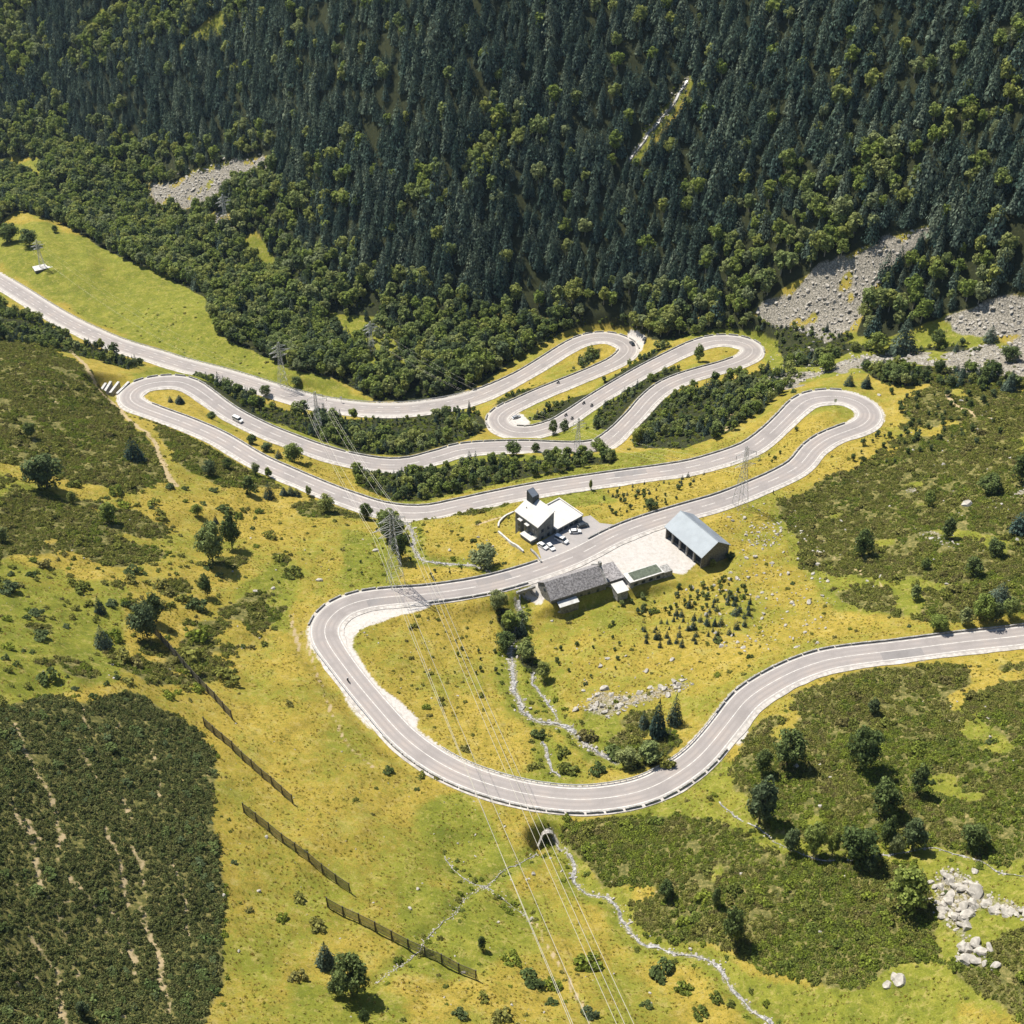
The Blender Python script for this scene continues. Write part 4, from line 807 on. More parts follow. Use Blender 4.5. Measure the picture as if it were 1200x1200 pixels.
# ------------------------------------------------------------------ heath, shrubs, grass
x, y, z, px, py, dp = cand(-400, 400, 120, 620, 1.0)
nearroad = samp(rd, x, y) > 2.9
hk = (samp(heath_f, x, y) + (fbm(x, y, 3.5, 155, 3) - .5) * 1.1 > .45) & nearroad & (samp(path, x, y) > .1) & (samp(rock_f, x, y) < .4) & (samp(sdist, x, y) > .6) & (samp(PADM, x, y) < .2)
dark = inpoly(px, py, HEATH[0]); gf = inpoly(px, py, [(640,940),(1500,760),(1500,1330),(640,1330)])
gap = fbm(x, y, 3.6, 151, 3); hk &= np.where(dark, gap > 0.24, np.where(gf, gap > .30, gap > 0.37))
for p in BLD: hk &= ~inpoly(px, py, p)
sc = rng.uniform(.62, 1.25, len(x)) * (0.7 + .6 * fbm(x, y, 7, 161))
def put(sel, name, protos, label, zs=1.0, smul=1.0):
    n_ = sel.sum(); s_ = sc[sel] * smul
    scatter(name, np.column_stack([x[sel], y[sel], z[sel] - .08]), np.column_stack([s_, s_, s_ * zs * rng.uniform(.7, 1.25, n_)]), rng.uniform(0, 6.28, n_), rng.integers(0, len(protos), n_), protos, label); print(name, n_)
mixn = fbm(x, y, 9, 171, 3)
put(hk & dark, 'broom_scrub', PHD, 'dense dark broom scrub crossed by sheep paths')
put(hk & ~dark & gf & (mixn > .47), 'green_scrub', PHG, 'green fern and bilberry scrub on the near right slope')
put(hk & ~dark & ~(gf & (mixn > .47)) & (mixn < .62), 'heath_scrub', PH, 'brown green heath scrub on the slopes')
put(hk & ~dark & ~gf & (mixn >= .62), 'fresh_green_scrub', PHG, 'fresh green low scrub between the heath')
x0_, y0_, z0_, px0_, py0_, _d0 = x, y, z, px, py, dp
x, y, z, px, py, dp = cand(-400, 400, 120, 620, 3.4)
k = (samp(heath_f, x, y) > .5) & (samp(rd, x, y) > 3.4) & (samp(path, x, y) > 1) & (samp(PADM, x, y) < .1) & (fbm(x, y, 14, 157, 3) > .47); sc = rng.lognormal(.2, .35, len(x)).clip(.8, 2.6)
gg = inpoly(px, py, [(640,940),(1500,760),(1500,1330),(640,1330)]); dk_ = inpoly(px, py, HEATH[0])
put(k & gg, 'taller_green_bushes', PBG, 'taller green bushes rising from the near right scrub'); put(k & ~gg & ~dk_, 'taller_heath_bushes', PB, 'taller olive bushes rising from the heath'); put(k & dk_, 'taller_broom_bushes', PBD, 'taller dark bushes rising from the broom field', .7)
# undergrowth in the wood strips and along streams
x, y, z, px, py, dp = cand(-420, 420, 150, 760, 1.9)
k = (samp(wood_f, x, y) > .4) & (samp(rd, x, y) > 3.2) & (rng.random(len(x)) < .4) | ((samp(sdist, x, y) > .5) & (samp(sdist, x, y) < 2.6) & (rng.random(len(x)) < .22) & (samp(rd, x, y) > 3.2))
sc = rng.uniform(.6, 1.3, len(x)); put(k, 'undergrowth', PBG, 'leafy green undergrowth below trees and along streams')
# single shrubs in the meadows
x, y, z, px, py, dp = cand(-400, 400, 130, 700, 4.2)
mead = (samp(heath_f, x, y) < .2) & (samp(rd, x, y) > 3.6) & (samp(grav_f, x, y) < .2) & (samp(PADM, x, y) < .05) & (samp(wood_f, x, y) < .2) & (samp(forest_f, x, y) < .2) & (samp(sdist, x, y) > 1.2)
for p in BLD: mead &= ~inpoly(px, py, p)
cl = fbm(x, y, 26, 181, 3)
pr = np.where(inpoly(px, py, [(-200,560),(300,560),(330,800),(240,830),(-200,830)]), np.clip((cl - .33) * 2.6, 0.03, .62), np.where(inpoly(px, py, GREEN[0]), .55 * (cl > .44), np.clip((cl - .50) * 2.0, .015, .35)))
pr = np.where(inpoly(px, py, [(262,840),(480,870),(640,960),(640,1200),(262,1200)]), np.clip((cl - .56) * 1.5, 0.004, .3), pr)
bend = inpoly(px, py, [(420,720),(600,700),(640,720),(860,665),(960,640),(1000,720),(900,770),(840,840),(760,890),(600,900),(500,860)]); pr = np.where(bend, np.clip((cl - .36) * 2.0, .05, .5), pr)
fringe = samp(blur(heath, 14), x, y); pr = np.where((fringe > .06) & (py > 430), np.maximum(pr, .38), pr)
k = mead & (rng.random(len(x)) < pr); r0 = rng.lognormal(-.25, .42, len(x)).clip(.35, 2.2) * np.where(inpoly(px, py, [(-200,560),(300,560),(330,800),(240,830),(-200,830)]), 1.75, 1.0); r0 = np.where(inpoly(px, py, GREEN[0]), r0 * .62, r0)
SB = np.column_stack([x, y, z, dp, r0, px, py])[k]
SHX = [(222,772,44,30),(262,796,40,26),(234,748,36,26),(187,687,24,20),(197,697,24,16),(343,674,30,18),(318,630,22,13),(180,592,20,9),(350,1056,26,12),(330,1078,20,14),(372,1088,30,16),(290,1067,16,12),(348,1148,26,20),(600,1128,34,18),(622,1150,36,22),(645,1155,24,16),(590,1193,34,22),(540,1190,22,18),(565,1170,20,16),(686,1132,42,26),(775,1140,40,24),(800,1160,28,20),(820,1188,26,18),(690,1190,24,20),(840,1172,22,16),
       (630,862,20,14),(690,865,30,18),(668,905,36,20),(660,885,22,14),(625,900,20,14),(545,878,18,12),(455,905,16,9),(492,910,18,10),(512,912,12,9),(780,895,30,20),(720,885,30,20),(700,905,24,14),(215,705,24,18),(232,712,28,20),(140,772,34,26),(160,780,28,22),(225,790,30,22),(150,800,22,16),(690,975,24,18),(665,960,14,12),(700,975,20,14),(735,962,16,10),(660,980,12,10)]
for px_, py_, w_, h_ in SHX:
    g_ = G(px_, py_); dpp = proj(*g_)[2]; SB = np.vstack([SB, [*g_, dpp, w_ * dpp / FPX / 2, px_, py_]])
vis = (SB[:, 5] > 3) & (SB[:, 5] < 1197) & (SB[:, 6] < 1197)
order = np.argsort(-(SB[:, 4] / SB[:, 3]) * vis); top = order[:300]; top = top[vis[top]]
def shrub_desc(px, py):
    for poly, t in (([(-200,500),(330,500),(345,650),(-200,650)], 'on the upper left hillside'), ([(-200,650),(345,650),(345,850),(-200,850)], 'around the uppermost snow fence'), ([(-200,850),(480,850),(640,960),(640,1330),(-200,1330)], 'in the dry meadow around the lower snow fences'), ([(390,690),(620,690),(690,920),(480,900)], 'in the meadow inside the wide bend left of the stream'), ([(620,690),(1000,600),(1000,780),(850,880),(690,920)], 'in the stony meadow below the barn'), ([(640,940),(1330,760),(1330,1330),(640,1330)], 'along the lower stream'), ([(330,560),(760,560),(640,690),(330,720)], 'near the pylon above the wide bend'), ([(-200,200),(430,200),(430,480),(-200,480)], 'on the bright green valley meadow')):
        if inpoly(np.array([px]), np.array([py]), poly)[0]: return t
    return 'on the grassy bank between the road bends'
for n_, i in enumerate(top):
    s_ = SB[i]; pk_ = (PB, PBG, PBD, PB)[n_ % 4]; cn = ('olive', 'green', 'dark', 'olive')[n_ % 4]
    o = bpy.data.objects.new('shrub', pk_[(n_ * 7) % 4]); COL.objects.link(o); o.location = (s_[0], s_[1], s_[2] - .08); o.scale = (s_[4], s_[4] * random.uniform(.75, 1.0), s_[4] * random.uniform(.75, 1.05)); o.rotation_euler = (0, 0, random.uniform(0, 6.28))
    dsc = shrub_desc(s_[5], s_[6]); big = 'large ' if s_[4] > 2.2 else ('small ' if s_[4] < .9 else '')
    tag(o, f"{big}{('rounded', 'spreading', 'lumpy', 'domed')[(n_ * 7) % 4]} {cn} shrub {dsc}", 'shrub', 'shrubs ' + dsc)
rest = np.setdiff1d(np.arange(len(SB)), top); S2 = SB[rest]
scatter('meadow_shrubs', S2[:, :3] - [0, 0, .08], np.column_stack([S2[:, 4]] * 3), rng.uniform(0, 6.28, len(S2)), rng.integers(0, 4, len(S2)), PB, 'small far shrubs dotted over the meadows'); print('shrubs', len(top), len(rest))
# grass tufts
x, y, z, px, py, dp = cand(-330, 330, 125, 470, 1.3)
k = (samp(heath_f, x, y) < .4) & (samp(rd, x, y) > 2.4) & (samp(grav_f, x, y) < .3) & (samp(PADM, x, y) < .3) & (samp(rock_f, x, y) < .5) & (samp(sdist, x, y) > .2) & (fbm(x, y, 4, 191, 3) > .42)
sc = rng.uniform(.45, 1.0, len(x)); put(k, 'grass_tufts', PG, 'dry yellow grass tufts over the meadow')

# ------------------------------------------------------------------ rocks
RK = []
def rocks(poly, s_, pr, lo, hi):
    x, y, z, px, py, dp = cand(-460, 460, 120, 1000, s_); k = inpoly(px, py, poly) & (rng.random(len(x)) < pr) & (samp(rd, x, y) > 2.8) & (samp(PADM, x, y) < .1)
    r_ = lo * (hi / lo) ** (rng.random(k.sum()) ** 2.2); RK.append(np.column_stack([x[k], y[k], z[k], dp[k], r_, px[k], py[k]]))
rocks([(845,592),(905,590),(960,640),(990,700),(960,760),(860,770),(820,720),(800,690),(850,660)], 2.2, .5, .2, 1.15)
rocks([(880,612),(920,612),(915,640),(875,640)], 1.4, .6, .3, .9)
rocks([(640,750),(700,760),(830,780),(800,800),(720,830),(650,800)], 3.2, .25, .25, 1.0)
rocks(ROCK[12], 1.3, .7, .3, 1.3); rocks(ROCK[8], 1.15, .9, .35, 1.9); [rocks(ROCK[j_], 1.3, .6, .3, 1.0) for j_ in (9, 10, 11, 13)]; rocks(ROCK[4], 1.9, .7, .4, 1.5)
rocks([(400,700),(500,712),(560,800),(490,860),(430,800)], 2.6, .12, .15, .5); rocks([(262,840),(480,870),(640,960),(640,1200),(262,1200)], 2.6, .12, .12, .5)
rocks([(640,1000),(680,1040),(760,1110),(800,1200),(600,1200)], 4, .10, .16, .6); rocks([(300,600),(460,620),(360,720),(250,800),(250,650)], 3.0, .12, .14, .6); rocks([(-100,560),(300,560),(300,800),(-100,820)], 3.6, .05, .2, .7); rocks([(560,690),(820,700),(800,790),(640,800)], 2.8, .12, .14, .5)
rocks([(900,560),(1300,430),(1300,710),(980,710)], 3.8, .16, .25, 1.0); rocks([(880,830),(1300,780),(1300,1020),(880,960)], 5, .10, .25, .9); rocks([(500,600),(600,600),(600,660),(500,655)], 3.4, .14, .2, .8); rocks([(900,400),(1010,400),(1010,440),(900,440)], 3, .3, .4, 1.3)
rocks([(660,960),(1100,1020),(1100,1130),(760,1100)], 5.0, .12, .25, .9); rocks([(250,180),(330,180),(330,270),(160,260),(160,210)], 3.5, .3, .5, 2.0)
for p in (ROCK[0], ROCK[1], ROCK[2], ROCK[3]): rocks(p, 1.4, .85, .3, 1.6)
for nme, L in STW.items():
    wd = STREAMS[nme][1]; n_ = int(len(L) * (2.6 if 'spring' in nme else 1.4)); i_ = rng.integers(0, len(L), n_); a_ = L[i_, :2] + rng.normal(0, max(wd * .8, .5), (n_, 2)); zz = Gz(a_[:, 0], a_[:, 1]); px, py, dp = proj(a_[:, 0], a_[:, 1], zz)
    kk = samp(rd, a_[:, 0], a_[:, 1]) > 2.6
    RK.append(np.column_stack([a_[:, 0], a_[:, 1], zz, dp, rng.uniform(.15, .6, n_) * min(max(wd, .6), 1.3), px, py])[kk])
RXP = [(1128,1112,22),(1143,1105,20),(1150,1118,18),(1160,1112,14),(1135,1125,26),(1168,1132,16),(1120,1075,18),(1105,1062,16),(1112,1050,20),(1142,1045,26),(1165,1068,18),(1175,1065,12),(1143,1022,11),(1134,1075,14),(1102,1040,14),(1192,1072,10),(1040,1155,14),(1055,1150,20),(1047,1145,12),(933,898,9),(974,911,6),(708,808,11),(675,832,10),(712,772,8),(758,787,7),(788,774,7),(790,800,12),(775,806,12),(725,828,9),(440,646,8),(427,527,11),(320,690,7),(300,693,7),(374,681,9),(1133,592,16),(647,728,5),(655,717,5),(872,607,6),(885,652,7),(905,660,7),(928,707,8),(895,720,7),(893,725,6),(877,677,6),(855,679,7),(1030,463,6),(1105,545,7),(1127,470,6),(1155,483,5),(1146,503,5),(623,1078,9),(625,1025,7),(645,1006,5),(543,1140,7),(262,1050,8),(312,981,6),(303,1045,6),(480,1065,6),(490,1042,6),(720,700,6),(810,735,5),(838,742,6),(845,757,8),(565,650,6),(527,645,6),(560,630,5),(905,697,6)]
EX = []
for px_, py_, w_ in RXP:
    g_ = G(px_, py_); dpp = proj(*g_)[2]; EX.append([*g_, dpp, w_ * dpp / FPX / 2, px_, py_])
RK = np.concatenate(RK + [np.array(EX)])
vis = (RK[:, 5] > 3) & (RK[:, 5] < 1197) & (RK[:, 6] < 1197) & (RK[:, 6] > 5)
order = np.argsort(-(RK[:, 4] / RK[:, 3]) * vis); top = order[:300]; top = top[vis[top]]
def rock_desc(px, py):
    for poly, t in ((ROCK[8], 'in the boulder patch on the near right slope'), (ROCK[0], 'in the larger grey scree fan'), (ROCK[1], 'in the right-hand scree below the forest'), (ROCK[2], 'in the boulder field in the valley wood'), (ROCK[4], 'in the boulder streak behind the big hairpin'), (ROCK[12], 'in the stone band inside the near bend'), ([(800,590),(1000,590),(1000,780),(800,780)], 'in the stony meadow beside the barn'), ([(590,690),(760,690),(760,920),(590,920)], 'by the stream inside the wide bend'), ([(-200,800),(640,940),(640,1330),(-200,1330)], 'in the dry meadow below the snow fences'), ([(640,940),(900,940),(900,1330),(640,1330)], 'by the lower stream'), ([(900,800),(1400,770),(1400,1330),(900,1330)], 'in the scrub below the right road'), ([(900,400),(1400,400),(1400,740),(900,740)], 'on the right heath'), ([(-200,500),(460,500),(460,800),(-200,800)], 'in the upper left meadow')):
        if inpoly(np.array([px]), np.array([py]), poly)[0]: return t
    return 'beside the road bends'
for n_, i in enumerate(top):
    s_ = RK[i]; o = bpy.data.objects.new('boulder', PR[n_ % 4]); COL.objects.link(o); o.location = (s_[0], s_[1], s_[2]); o.scale = (s_[4], s_[4] * random.uniform(.8, 1.1), s_[4] * random.uniform(.8, 1.1)); o.rotation_euler = (0, 0, random.uniform(0, 6.28))
    dsc = rock_desc(s_[5], s_[6]); big = 'large ' if s_[4] > 1.5 else ('small ' if s_[4] < .8 else '')
    tag(o, f"{big}{('flat', 'blocky', 'low slab-like', 'high-backed')[n_ % 4]} pale grey boulder {dsc}", 'boulder', 'boulders ' + dsc)
rest = np.setdiff1d(np.arange(len(RK)), top); S2 = RK[rest]
scatter('loose_stones', S2[:, :3], np.column_stack([S2[:, 4], S2[:, 4] * rng.uniform(.7, 1.1, len(S2)), S2[:, 4] * rng.uniform(.7, 1.1, len(S2))]), rng.uniform(0, 6.28, len(S2)), rng.integers(0, 4, len(S2)), PR, 'small pale stones strewn over scree and meadows'); print('rocks', len(top), len(rest))
# ------------------------------------------------------------------ parapets and guard rails along the road
blk = MB(); blk.hexa([(-2.3,-.24,-.5),(2.3,-.24,-.5),(2.3,.24,-.5),(-2.3,.24,-.5)], [(-2.29,-.2,.56),(2.29,-.2,.56),(2.29,.2,.56),(-2.29,.2,.56)])
blk_me = mesh('parapet_block', blk.v, blk.f); blk_me.materials.append(M['stone'])
def parapet(a, b, sd, label, gap=5.0, off=0.55, ln=1.075):
    i = a; root = None
    while i < b:
        j = min(i + 2, NR - 1); p = R[j, :2] + nrmL[j] * sd * (HW[j] + off); yaw = math.atan2(tan[j, 1], tan[j, 0]); pitch = math.atan2(R[min(j + 3, NR - 1), 2] - R[j, 2], 3)
        if root is None: root = empty('stone_parapet', (p[0], p[1], R[j, 2])); tag(root, label, 'parapet', 'roadside walls')
        o = bpy.data.objects.new('parapet_block', blk_me); COL.objects.link(o); o.parent = root
        o.location = (p[0] - root.location.x, p[1] - root.location.y, R[j, 2] - root.location.z + random.uniform(-.05, .05)); o.rotation_euler = (0, -pitch, yaw); o.scale = (ln, 1, 1)
        i += int(gap)
    return root
def guardrail(a, b, sd, label, off=0.5):
    i = np.arange(a, b, 2); p = R[i, :2] + nrmL[i] * (sd * (HW[i] + off))[:, None]; root = empty('guard_rail', (p[0, 0], p[0, 1], R[a, 2])); tag(root, label, 'guard rail', 'steel guard rails'); o0 = np.array([p[0, 0], p[0, 1], R[a, 2]])
    beam = MB(); post = MB(); t_ = tan[i]
    for k in range(len(i) - 1):
        A_ = np.array([*p[k], R[i[k], 2]]) - o0; B_ = np.array([*p[k + 1], R[i[k + 1], 2]]) - o0; nn = np.array([-t_[k, 1], t_[k, 0]]) * .06
        beam.hexa([(A_[0]-nn[0],A_[1]-nn[1],A_[2]+.42),(B_[0]-nn[0],B_[1]-nn[1],B_[2]+.42),(B_[0]+nn[0],B_[1]+nn[1],B_[2]+.42),(A_[0]+nn[0],A_[1]+nn[1],A_[2]+.42)], [(A_[0]-nn[0],A_[1]-nn[1],A_[2]+.78),(B_[0]-nn[0],B_[1]-nn[1],B_[2]+.78),(B_[0]+nn[0],B_[1]+nn[1],B_[2]+.78),(A_[0]+nn[0],A_[1]+nn[1],A_[2]+.78)])
        post.box(A_[0]-.06, A_[0]+.06, A_[1]-.06, A_[1]+.06, A_[2]-.4, A_[2]+.7)
    beam.build('beam', M['steel'], root); q = post.build('posts', M['steel'], root); q['kind'] = 'stuff'
S = st
parapet(S(835, 870), S(470, 861), 1, 'stone parapet of separate blocks outside the near sweeping bend', ln=1.02)
guardrail(S(858, 842), S(500, 886), -1, 'steel guard rail on the inner side of the near sweeping bend')
parapet(S(1330, 726), S(862, 838), -1, 'rough stone wall along the right road below the heath')
guardrail(S(470, 860), S(383, 750), 1, 'low rail on the meadow side of the wide left bend')
parapet(S(381, 734), S(630, 668), 1, 'stone parapet beside the nearest pylon on the wide bend')
parapet(S(700, 639), S(992, 506), 1, 'stone wall on the bank above the barn road')
parapet(S(500, 696), S(600, 678), -1, 'dark low parapet on the meadow side before the bridge')
parapet(S(985, 465), S(735, 558), -1, 'stone wall of the leg leaving the big round hairpin'); parapet(S(730, 559), S(400, 581), -1, 'stone wall above the thicket of the middle road leg'); parapet(S(396, 580), S(172, 479), -1, 'stone wall between the two left road legs')
parapet(S(156, 459), S(400, 536), 1, 'outer stone wall of the left hairpin'); parapet(S(405, 537), S(690, 525), 1, 'stone wall of the road leg under the small hairpin')
parapet(S(708, 520), S(868, 423), 1, 'stone wall of the leg climbing into the right small hairpin'); parapet(S(882, 412), S(610, 507), -1, 'stone wall outside the right small hairpin')
parapet(S(586, 499), S(733, 416), 1, 'stone wall outside the left small hairpin'); parapet(S(736, 409), S(560, 464), -1, 'stone wall outside the farthest hairpin'); guardrail(S(556, 465), S(2, 330), -1, 'steel guard rail between the three-lane road and the meadow')

# ------------------------------------------------------------------ bridge and culvert under the road
def portal(px, py, sd, name, label, width, height, arch, mw, off, drop, yawadd=0.0, stonew=0.5):
    i = st(px, py); p = R[i, :2] + nrmL[i] * sd * (HW[i] + off); n_ = nrmL[i] * sd; yaw = math.atan2(n_[1], n_[0]) + math.pi / 2 + yawadd
    root = empty(name, (p[0], p[1], R[i, 2] - drop), yaw); tag(root, label, name.split('_')[-1])        # local -y looks out of the opening
    def prof(w_, h_, n2=10):
        if arch: return [(w_ * math.cos(a), h_ - w_ + w_ * math.sin(a)) for a in np.linspace(0, math.pi, n2)]
        return [(w_, h_), (-w_, h_)]
    inn = [(width, -.6)] + prof(width, height) + [(-width, -.6)]; out = [(width + stonew, -.6)] + prof(width + stonew, height + stonew) + [(-width - stonew, -.6)]
    m_ = MB(); k = len(inn)
    for a in range(k - 1):
        m_.poly([(inn[a][0], -.35, inn[a][1]), (out[a][0], -.35, out[a][1]), (out[a+1][0], -.35, out[a+1][1]), (inn[a+1][0], -.35, inn[a+1][1])])
        m_.poly([(out[a][0], -.35, out[a][1]), (out[a][0], .9, out[a][1]), (out[a+1][0], .9, out[a+1][1]), (out[a+1][0], -.35, out[a+1][1])])
    m_.build('portal_ring', mw, root)
    t_ = MB()
    for a in range(k - 1): t_.poly([(inn[a][0], -.35, inn[a][1]), (inn[a+1][0], -.35, inn[a+1][1]), (inn[a+1][0], 7, inn[a+1][1]), (inn[a][0], 7, inn[a][1])])
    t_.poly([(q[0], 7, q[1]) for q in inn]); t_.build('tunnel', M['stone_wall'], root)
    for s_ in (-1, 1):
        wl_ = MB(); wl_.hexa([(s_*(width+.05),-.3,-.8),(s_*(width+1.4),-2.6,-.8),(s_*(width+1.9),-2.4,-.8),(s_*(width+.55),-.1,-.8)], [(s_*(width+.05),-.3,height*.8),(s_*(width+1.4),-2.6,.7),(s_*(width+1.9),-2.4,.7),(s_*(width+.55),-.1,height*.8)]); wl_.build('wing_wall', mw, root)
    return root
portal(649, 935, 1, 'stone_culvert', 'arched stone culvert letting the stream under the near bend', 1.4, 3.1, True, M['culvert'], 6.4, 5.4, 0.25, .4)
br = portal(603, 677, -1, 'stone_bridge', 'small stone bridge opening under the road by the long building', 2.0, 2.5, False, M['stone'], 3.4, 3.3)
dk = MB(); dk.box(-3.6, 3.6, -.6, .2, 3.02, 3.9); dk.build('parapet', M['stone'], br)

# ------------------------------------------------------------------ buildings
def rect(m_, axis_, c0, a0, a1, z0, z1, t=.06):
    if axis_ == 'y': m_.box(a0, a1, c0 - t, c0 + t, z0, z1)
    else: m_.box(c0 - t, c0 + t, a0, a1, z0, z1)
def window(parent, axis_, c0, a0, a1, z0, z1, name='window'):
    f_ = MB(); rect(f_, axis_, c0, a0 - .1, a1 + .1, z0 - .1, z1 + .1, .05); w_ = f_.build(name, M['frame'], parent)
    g_ = MB(); rect(g_, axis_, c0, a0, a1, z0, z1, .08); g_.build('pane', M['glass'], w_); return w_
zg = ZY
F0 = P(630.4, 618, zg + 7.6)
hs = empty('house', (F0[0], F0[1], zg), math.radians(-49.54)); tag(hs, 'tall grey house with white sloping roof and glazed roof tower', 'house')
RZ = lambda y_: 7.6 + 3.4 * y_ / 7.65
m_ = MB(); m_.hexa([(-12.4,0,-3),(0,0,-3),(0,7.65,-3),(-12.4,7.65,-3)], [(-12.4,0,7.5),(0,0,7.5),(0,7.65,10.9),(-12.4,7.65,10.9)]); m_.build('wall', M['wall'], hs)
m_ = MB(); m_.hexa([(-12.7,-.35,7.40),(.3,-.35,7.40),(.3,7.9,RZ(7.9)-.05),(-12.7,7.9,RZ(7.9)-.05)], [(-12.7,-.35,7.70),(.3,-.35,7.70),(.3,7.9,RZ(7.9)+.25),(-12.7,7.9,RZ(7.9)+.25)]); rf = m_.build('roof', M['white_roof'], hs)
m_ = MB(); m_.hexa([(-12.2,5.2,9),(-8.9,5.2,9),(-8.9,8.3,9),(-12.2,8.3,9)], [(-12.2,5.2,14.6),(-8.9,5.2,12.9),(-8.9,8.3,12.9),(-12.2,8.3,14.6)]); tw = m_.build('roof_tower', M['tower'], rf)
m_ = MB(); m_.hexa([(-12.0,5.4,14.53),(-9.1,5.4,13.04),(-9.1,8.1,13.04),(-12.0,8.1,14.53)], [(-12.0,5.4,14.65),(-9.1,5.4,13.16),(-9.1,8.1,13.16),(-12.0,8.1,14.65)]); m_.build('roof_glazing', M['sky_glass'], rf)
m_ = MB(); m_.bar((-9.8, 3.0, 8.6), (-9.8, 3.0, 9.7), .18, 8); m_.build('vent_pipe', M['steel'], rf)
for x_ in (-8.9, -5.2):
    m_ = MB(); m_.box(x_ - .8, x_ + .8, -1.2, -.02, -3, 6.0); bay = m_.build('bay', M['wall'], hs)
    m_ = MB(); m_.box(x_ - .95, x_ + .95, -1.35, .0, 6.0, 6.25); m_.build('bay_cap', M['white_roof'], bay)
    for zz in (1.2, 3.6): window(hs, 'y', -1.2, x_ - .5, x_ + .5, zz, zz + 1.5)
m_ = MB(); m_.box(-5.9, -.3, -3.2, -.02, -3, 2.6); pw = m_.build('porch', M['wall'], hs)
m_ = MB(); m_.box(-6.1, -3.3, -3.4, -.01, 2.6, 2.85); m_.build('porch_roof', M['white_roof'], pw); m_ = MB(); m_.box(-3.28, -.1, -3.4, -.7, 2.6, 2.85); m_.build('porch_roof', M['white_roof'], pw)
for a0 in (1.6, 4.6):
    for zz in (1.0, 4.2): window(hs, 'x', 0.0, a0, a0 + 1.1, zz, zz + 1.4)
for a0 in (-11.6, -2.8, -1.4): window(hs, 'y', 0.0, a0, a0 + .9, 4.2, 5.6)
m_ = MB(); rect(m_, 'x', .02, 6.75, 7.5, -.05, 2.1, .06); m_.build('door', M['wood'], hs)
m_ = MB(); m_.box(-11.8, 1.0, 7.95, 21.0, -3, 2.9); an = m_.build('annex', M['wall'], hs)
m_ = MB(); m_.box(-12.0, 1.2, 7.95, 21.2, 2.9, 3.15); m_.build('annex_roof', M['white_roof'], an)
m_ = MB(); m_.box(-12.0,-11.6,7.95,21.2,3.15,3.65); m_.box(-11.6,1.2,20.8,21.2,3.15,3.65); m_.build('annex_parapet', M['white_roof'], an)
for a0 in (9.5, 12.0, 14.5, 17.0): window(an, 'x', 1.0, a0, a0 + 1.6, .9, 2.1)
# long slate-roofed building with its low wings
zl = ZY - .3; F1 = P(646, 703, zl + 4.2)
lb = empty('slate_roof_building', (F1[0], F1[1], zl), math.radians(25.26)); tag(lb, 'long stone building with mottled grey slate roof beside the yard', 'building')
m_ = MB(); m_.hexa([(0,0,-1.5),(21.2,0,-1.5),(21.2,10.2,-1.5),(0,10.2,-1.5)], [(0,0,4.1),(21.2,0,4.1),(21.2,10.2,4.1),(0,10.2,4.1)])
m_.hexa([(0,0,4.1),(0,10.2,4.1),(0,5.1,7.8)], [(21.2,0,4.1),(21.2,10.2,4.1),(21.2,5.1,7.8)]); m_.build('wall', M['stone_wall'], lb)
rf = None
for s_, nm in ((0, 'roof_slope'), (1, 'roof_slope')):
    y0, y1 = (-.35, 5.1) if s_ == 0 else (10.55, 5.1)
    m_ = MB(); m_.hexa([(-.3,y0,3.84),(21.25,y0,3.84),(21.25,y1,7.85),(-.3,y1,7.85)], [(-.3,y0,4.09),(21.25,y0,4.09),(21.25,y1,8.10),(-.3,y1,8.10)]); m_.build(nm, M['slate'], lb)
m_ = MB(); m_.hexa([(20.9,-.5,3.6),(21.5,-.5,3.6),(21.5,5.1,3.6),(20.9,5.1,3.6)], [(20.9,-.5,4.5),(21.5,-.5,4.5),(21.5,5.1,8.6),(20.9,5.1,8.6)]); m_.hexa([(20.9,5.1,3.6),(21.5,5.1,3.6),(21.5,10.6,3.6),(20.9,10.6,3.6)], [(20.9,5.1,8.6),(21.5,5.1,8.6),(21.5,10.6,4.5),(20.9,10.6,4.5)]); m_.build('gable_parapet', M['stone'], lb)
m_ = MB(); m_.box(20.75, 21.65, 4.5, 5.7, 8.0, 9.6); m_.build('chimney', M['stone'], lb)
m_ = MB(); m_.box(21.5, 28.5, 1.0, 8.9, -1.5, 3.2); w1 = m_.build('low_wing', M['stone_wall'], lb)
m_ = MB(); m_.hexa([(21.5,.7,3.1),(28.8,.7,3.1),(28.8,9.1,3.8),(21.5,9.1,3.8)], [(21.5,.7,3.3),(28.8,.7,3.3),(28.8,9.1,4.0),(21.5,9.1,4.0)]); m_.build('low_wing_roof', M['slate'], lb)
m_ = MB(); m_.box(2.2, 9.2, -2.6, -.02, -1.5, 2.0); lt = m_.build('lean_to', M['stone_wall'], lb); m_ = MB(); m_.hexa([(2.0,-2.85,1.95),(9.4,-2.85,1.95),(9.4,-.3,2.5),(2.0,-.3,2.5)], [(2.0,-2.85,2.15),(9.4,-2.85,2.15),(9.4,-.3,2.7),(2.0,-.3,2.7)]); m_.build('lean_to_roof', M['pale_stone'], lt)
for a0 in (11, 14, 17.5): window(lb, 'y', 0.0, a0, a0 + 1.0, 1.2, 2.6)
window(lb, 'x', 0.0, 4.4, 5.6, 4.2, 5.4); m_ = MB(); rect(m_, 'x', 0, 6.5, 7.9, -.3, 2.2, .08); m_.build('door', M['wood'], lb)
sh = empty('yard_shed', (F1[0], F1[1], zl), math.radians(25.26)); tag(sh, 'low shed with mossy dark green flat roof at the yard edge', 'shed')
m_ = MB(); m_.box(29.4, 42.6, -2.4, 2.6, -1.5, 2.8); m_.build('wall', M['stone'], sh)
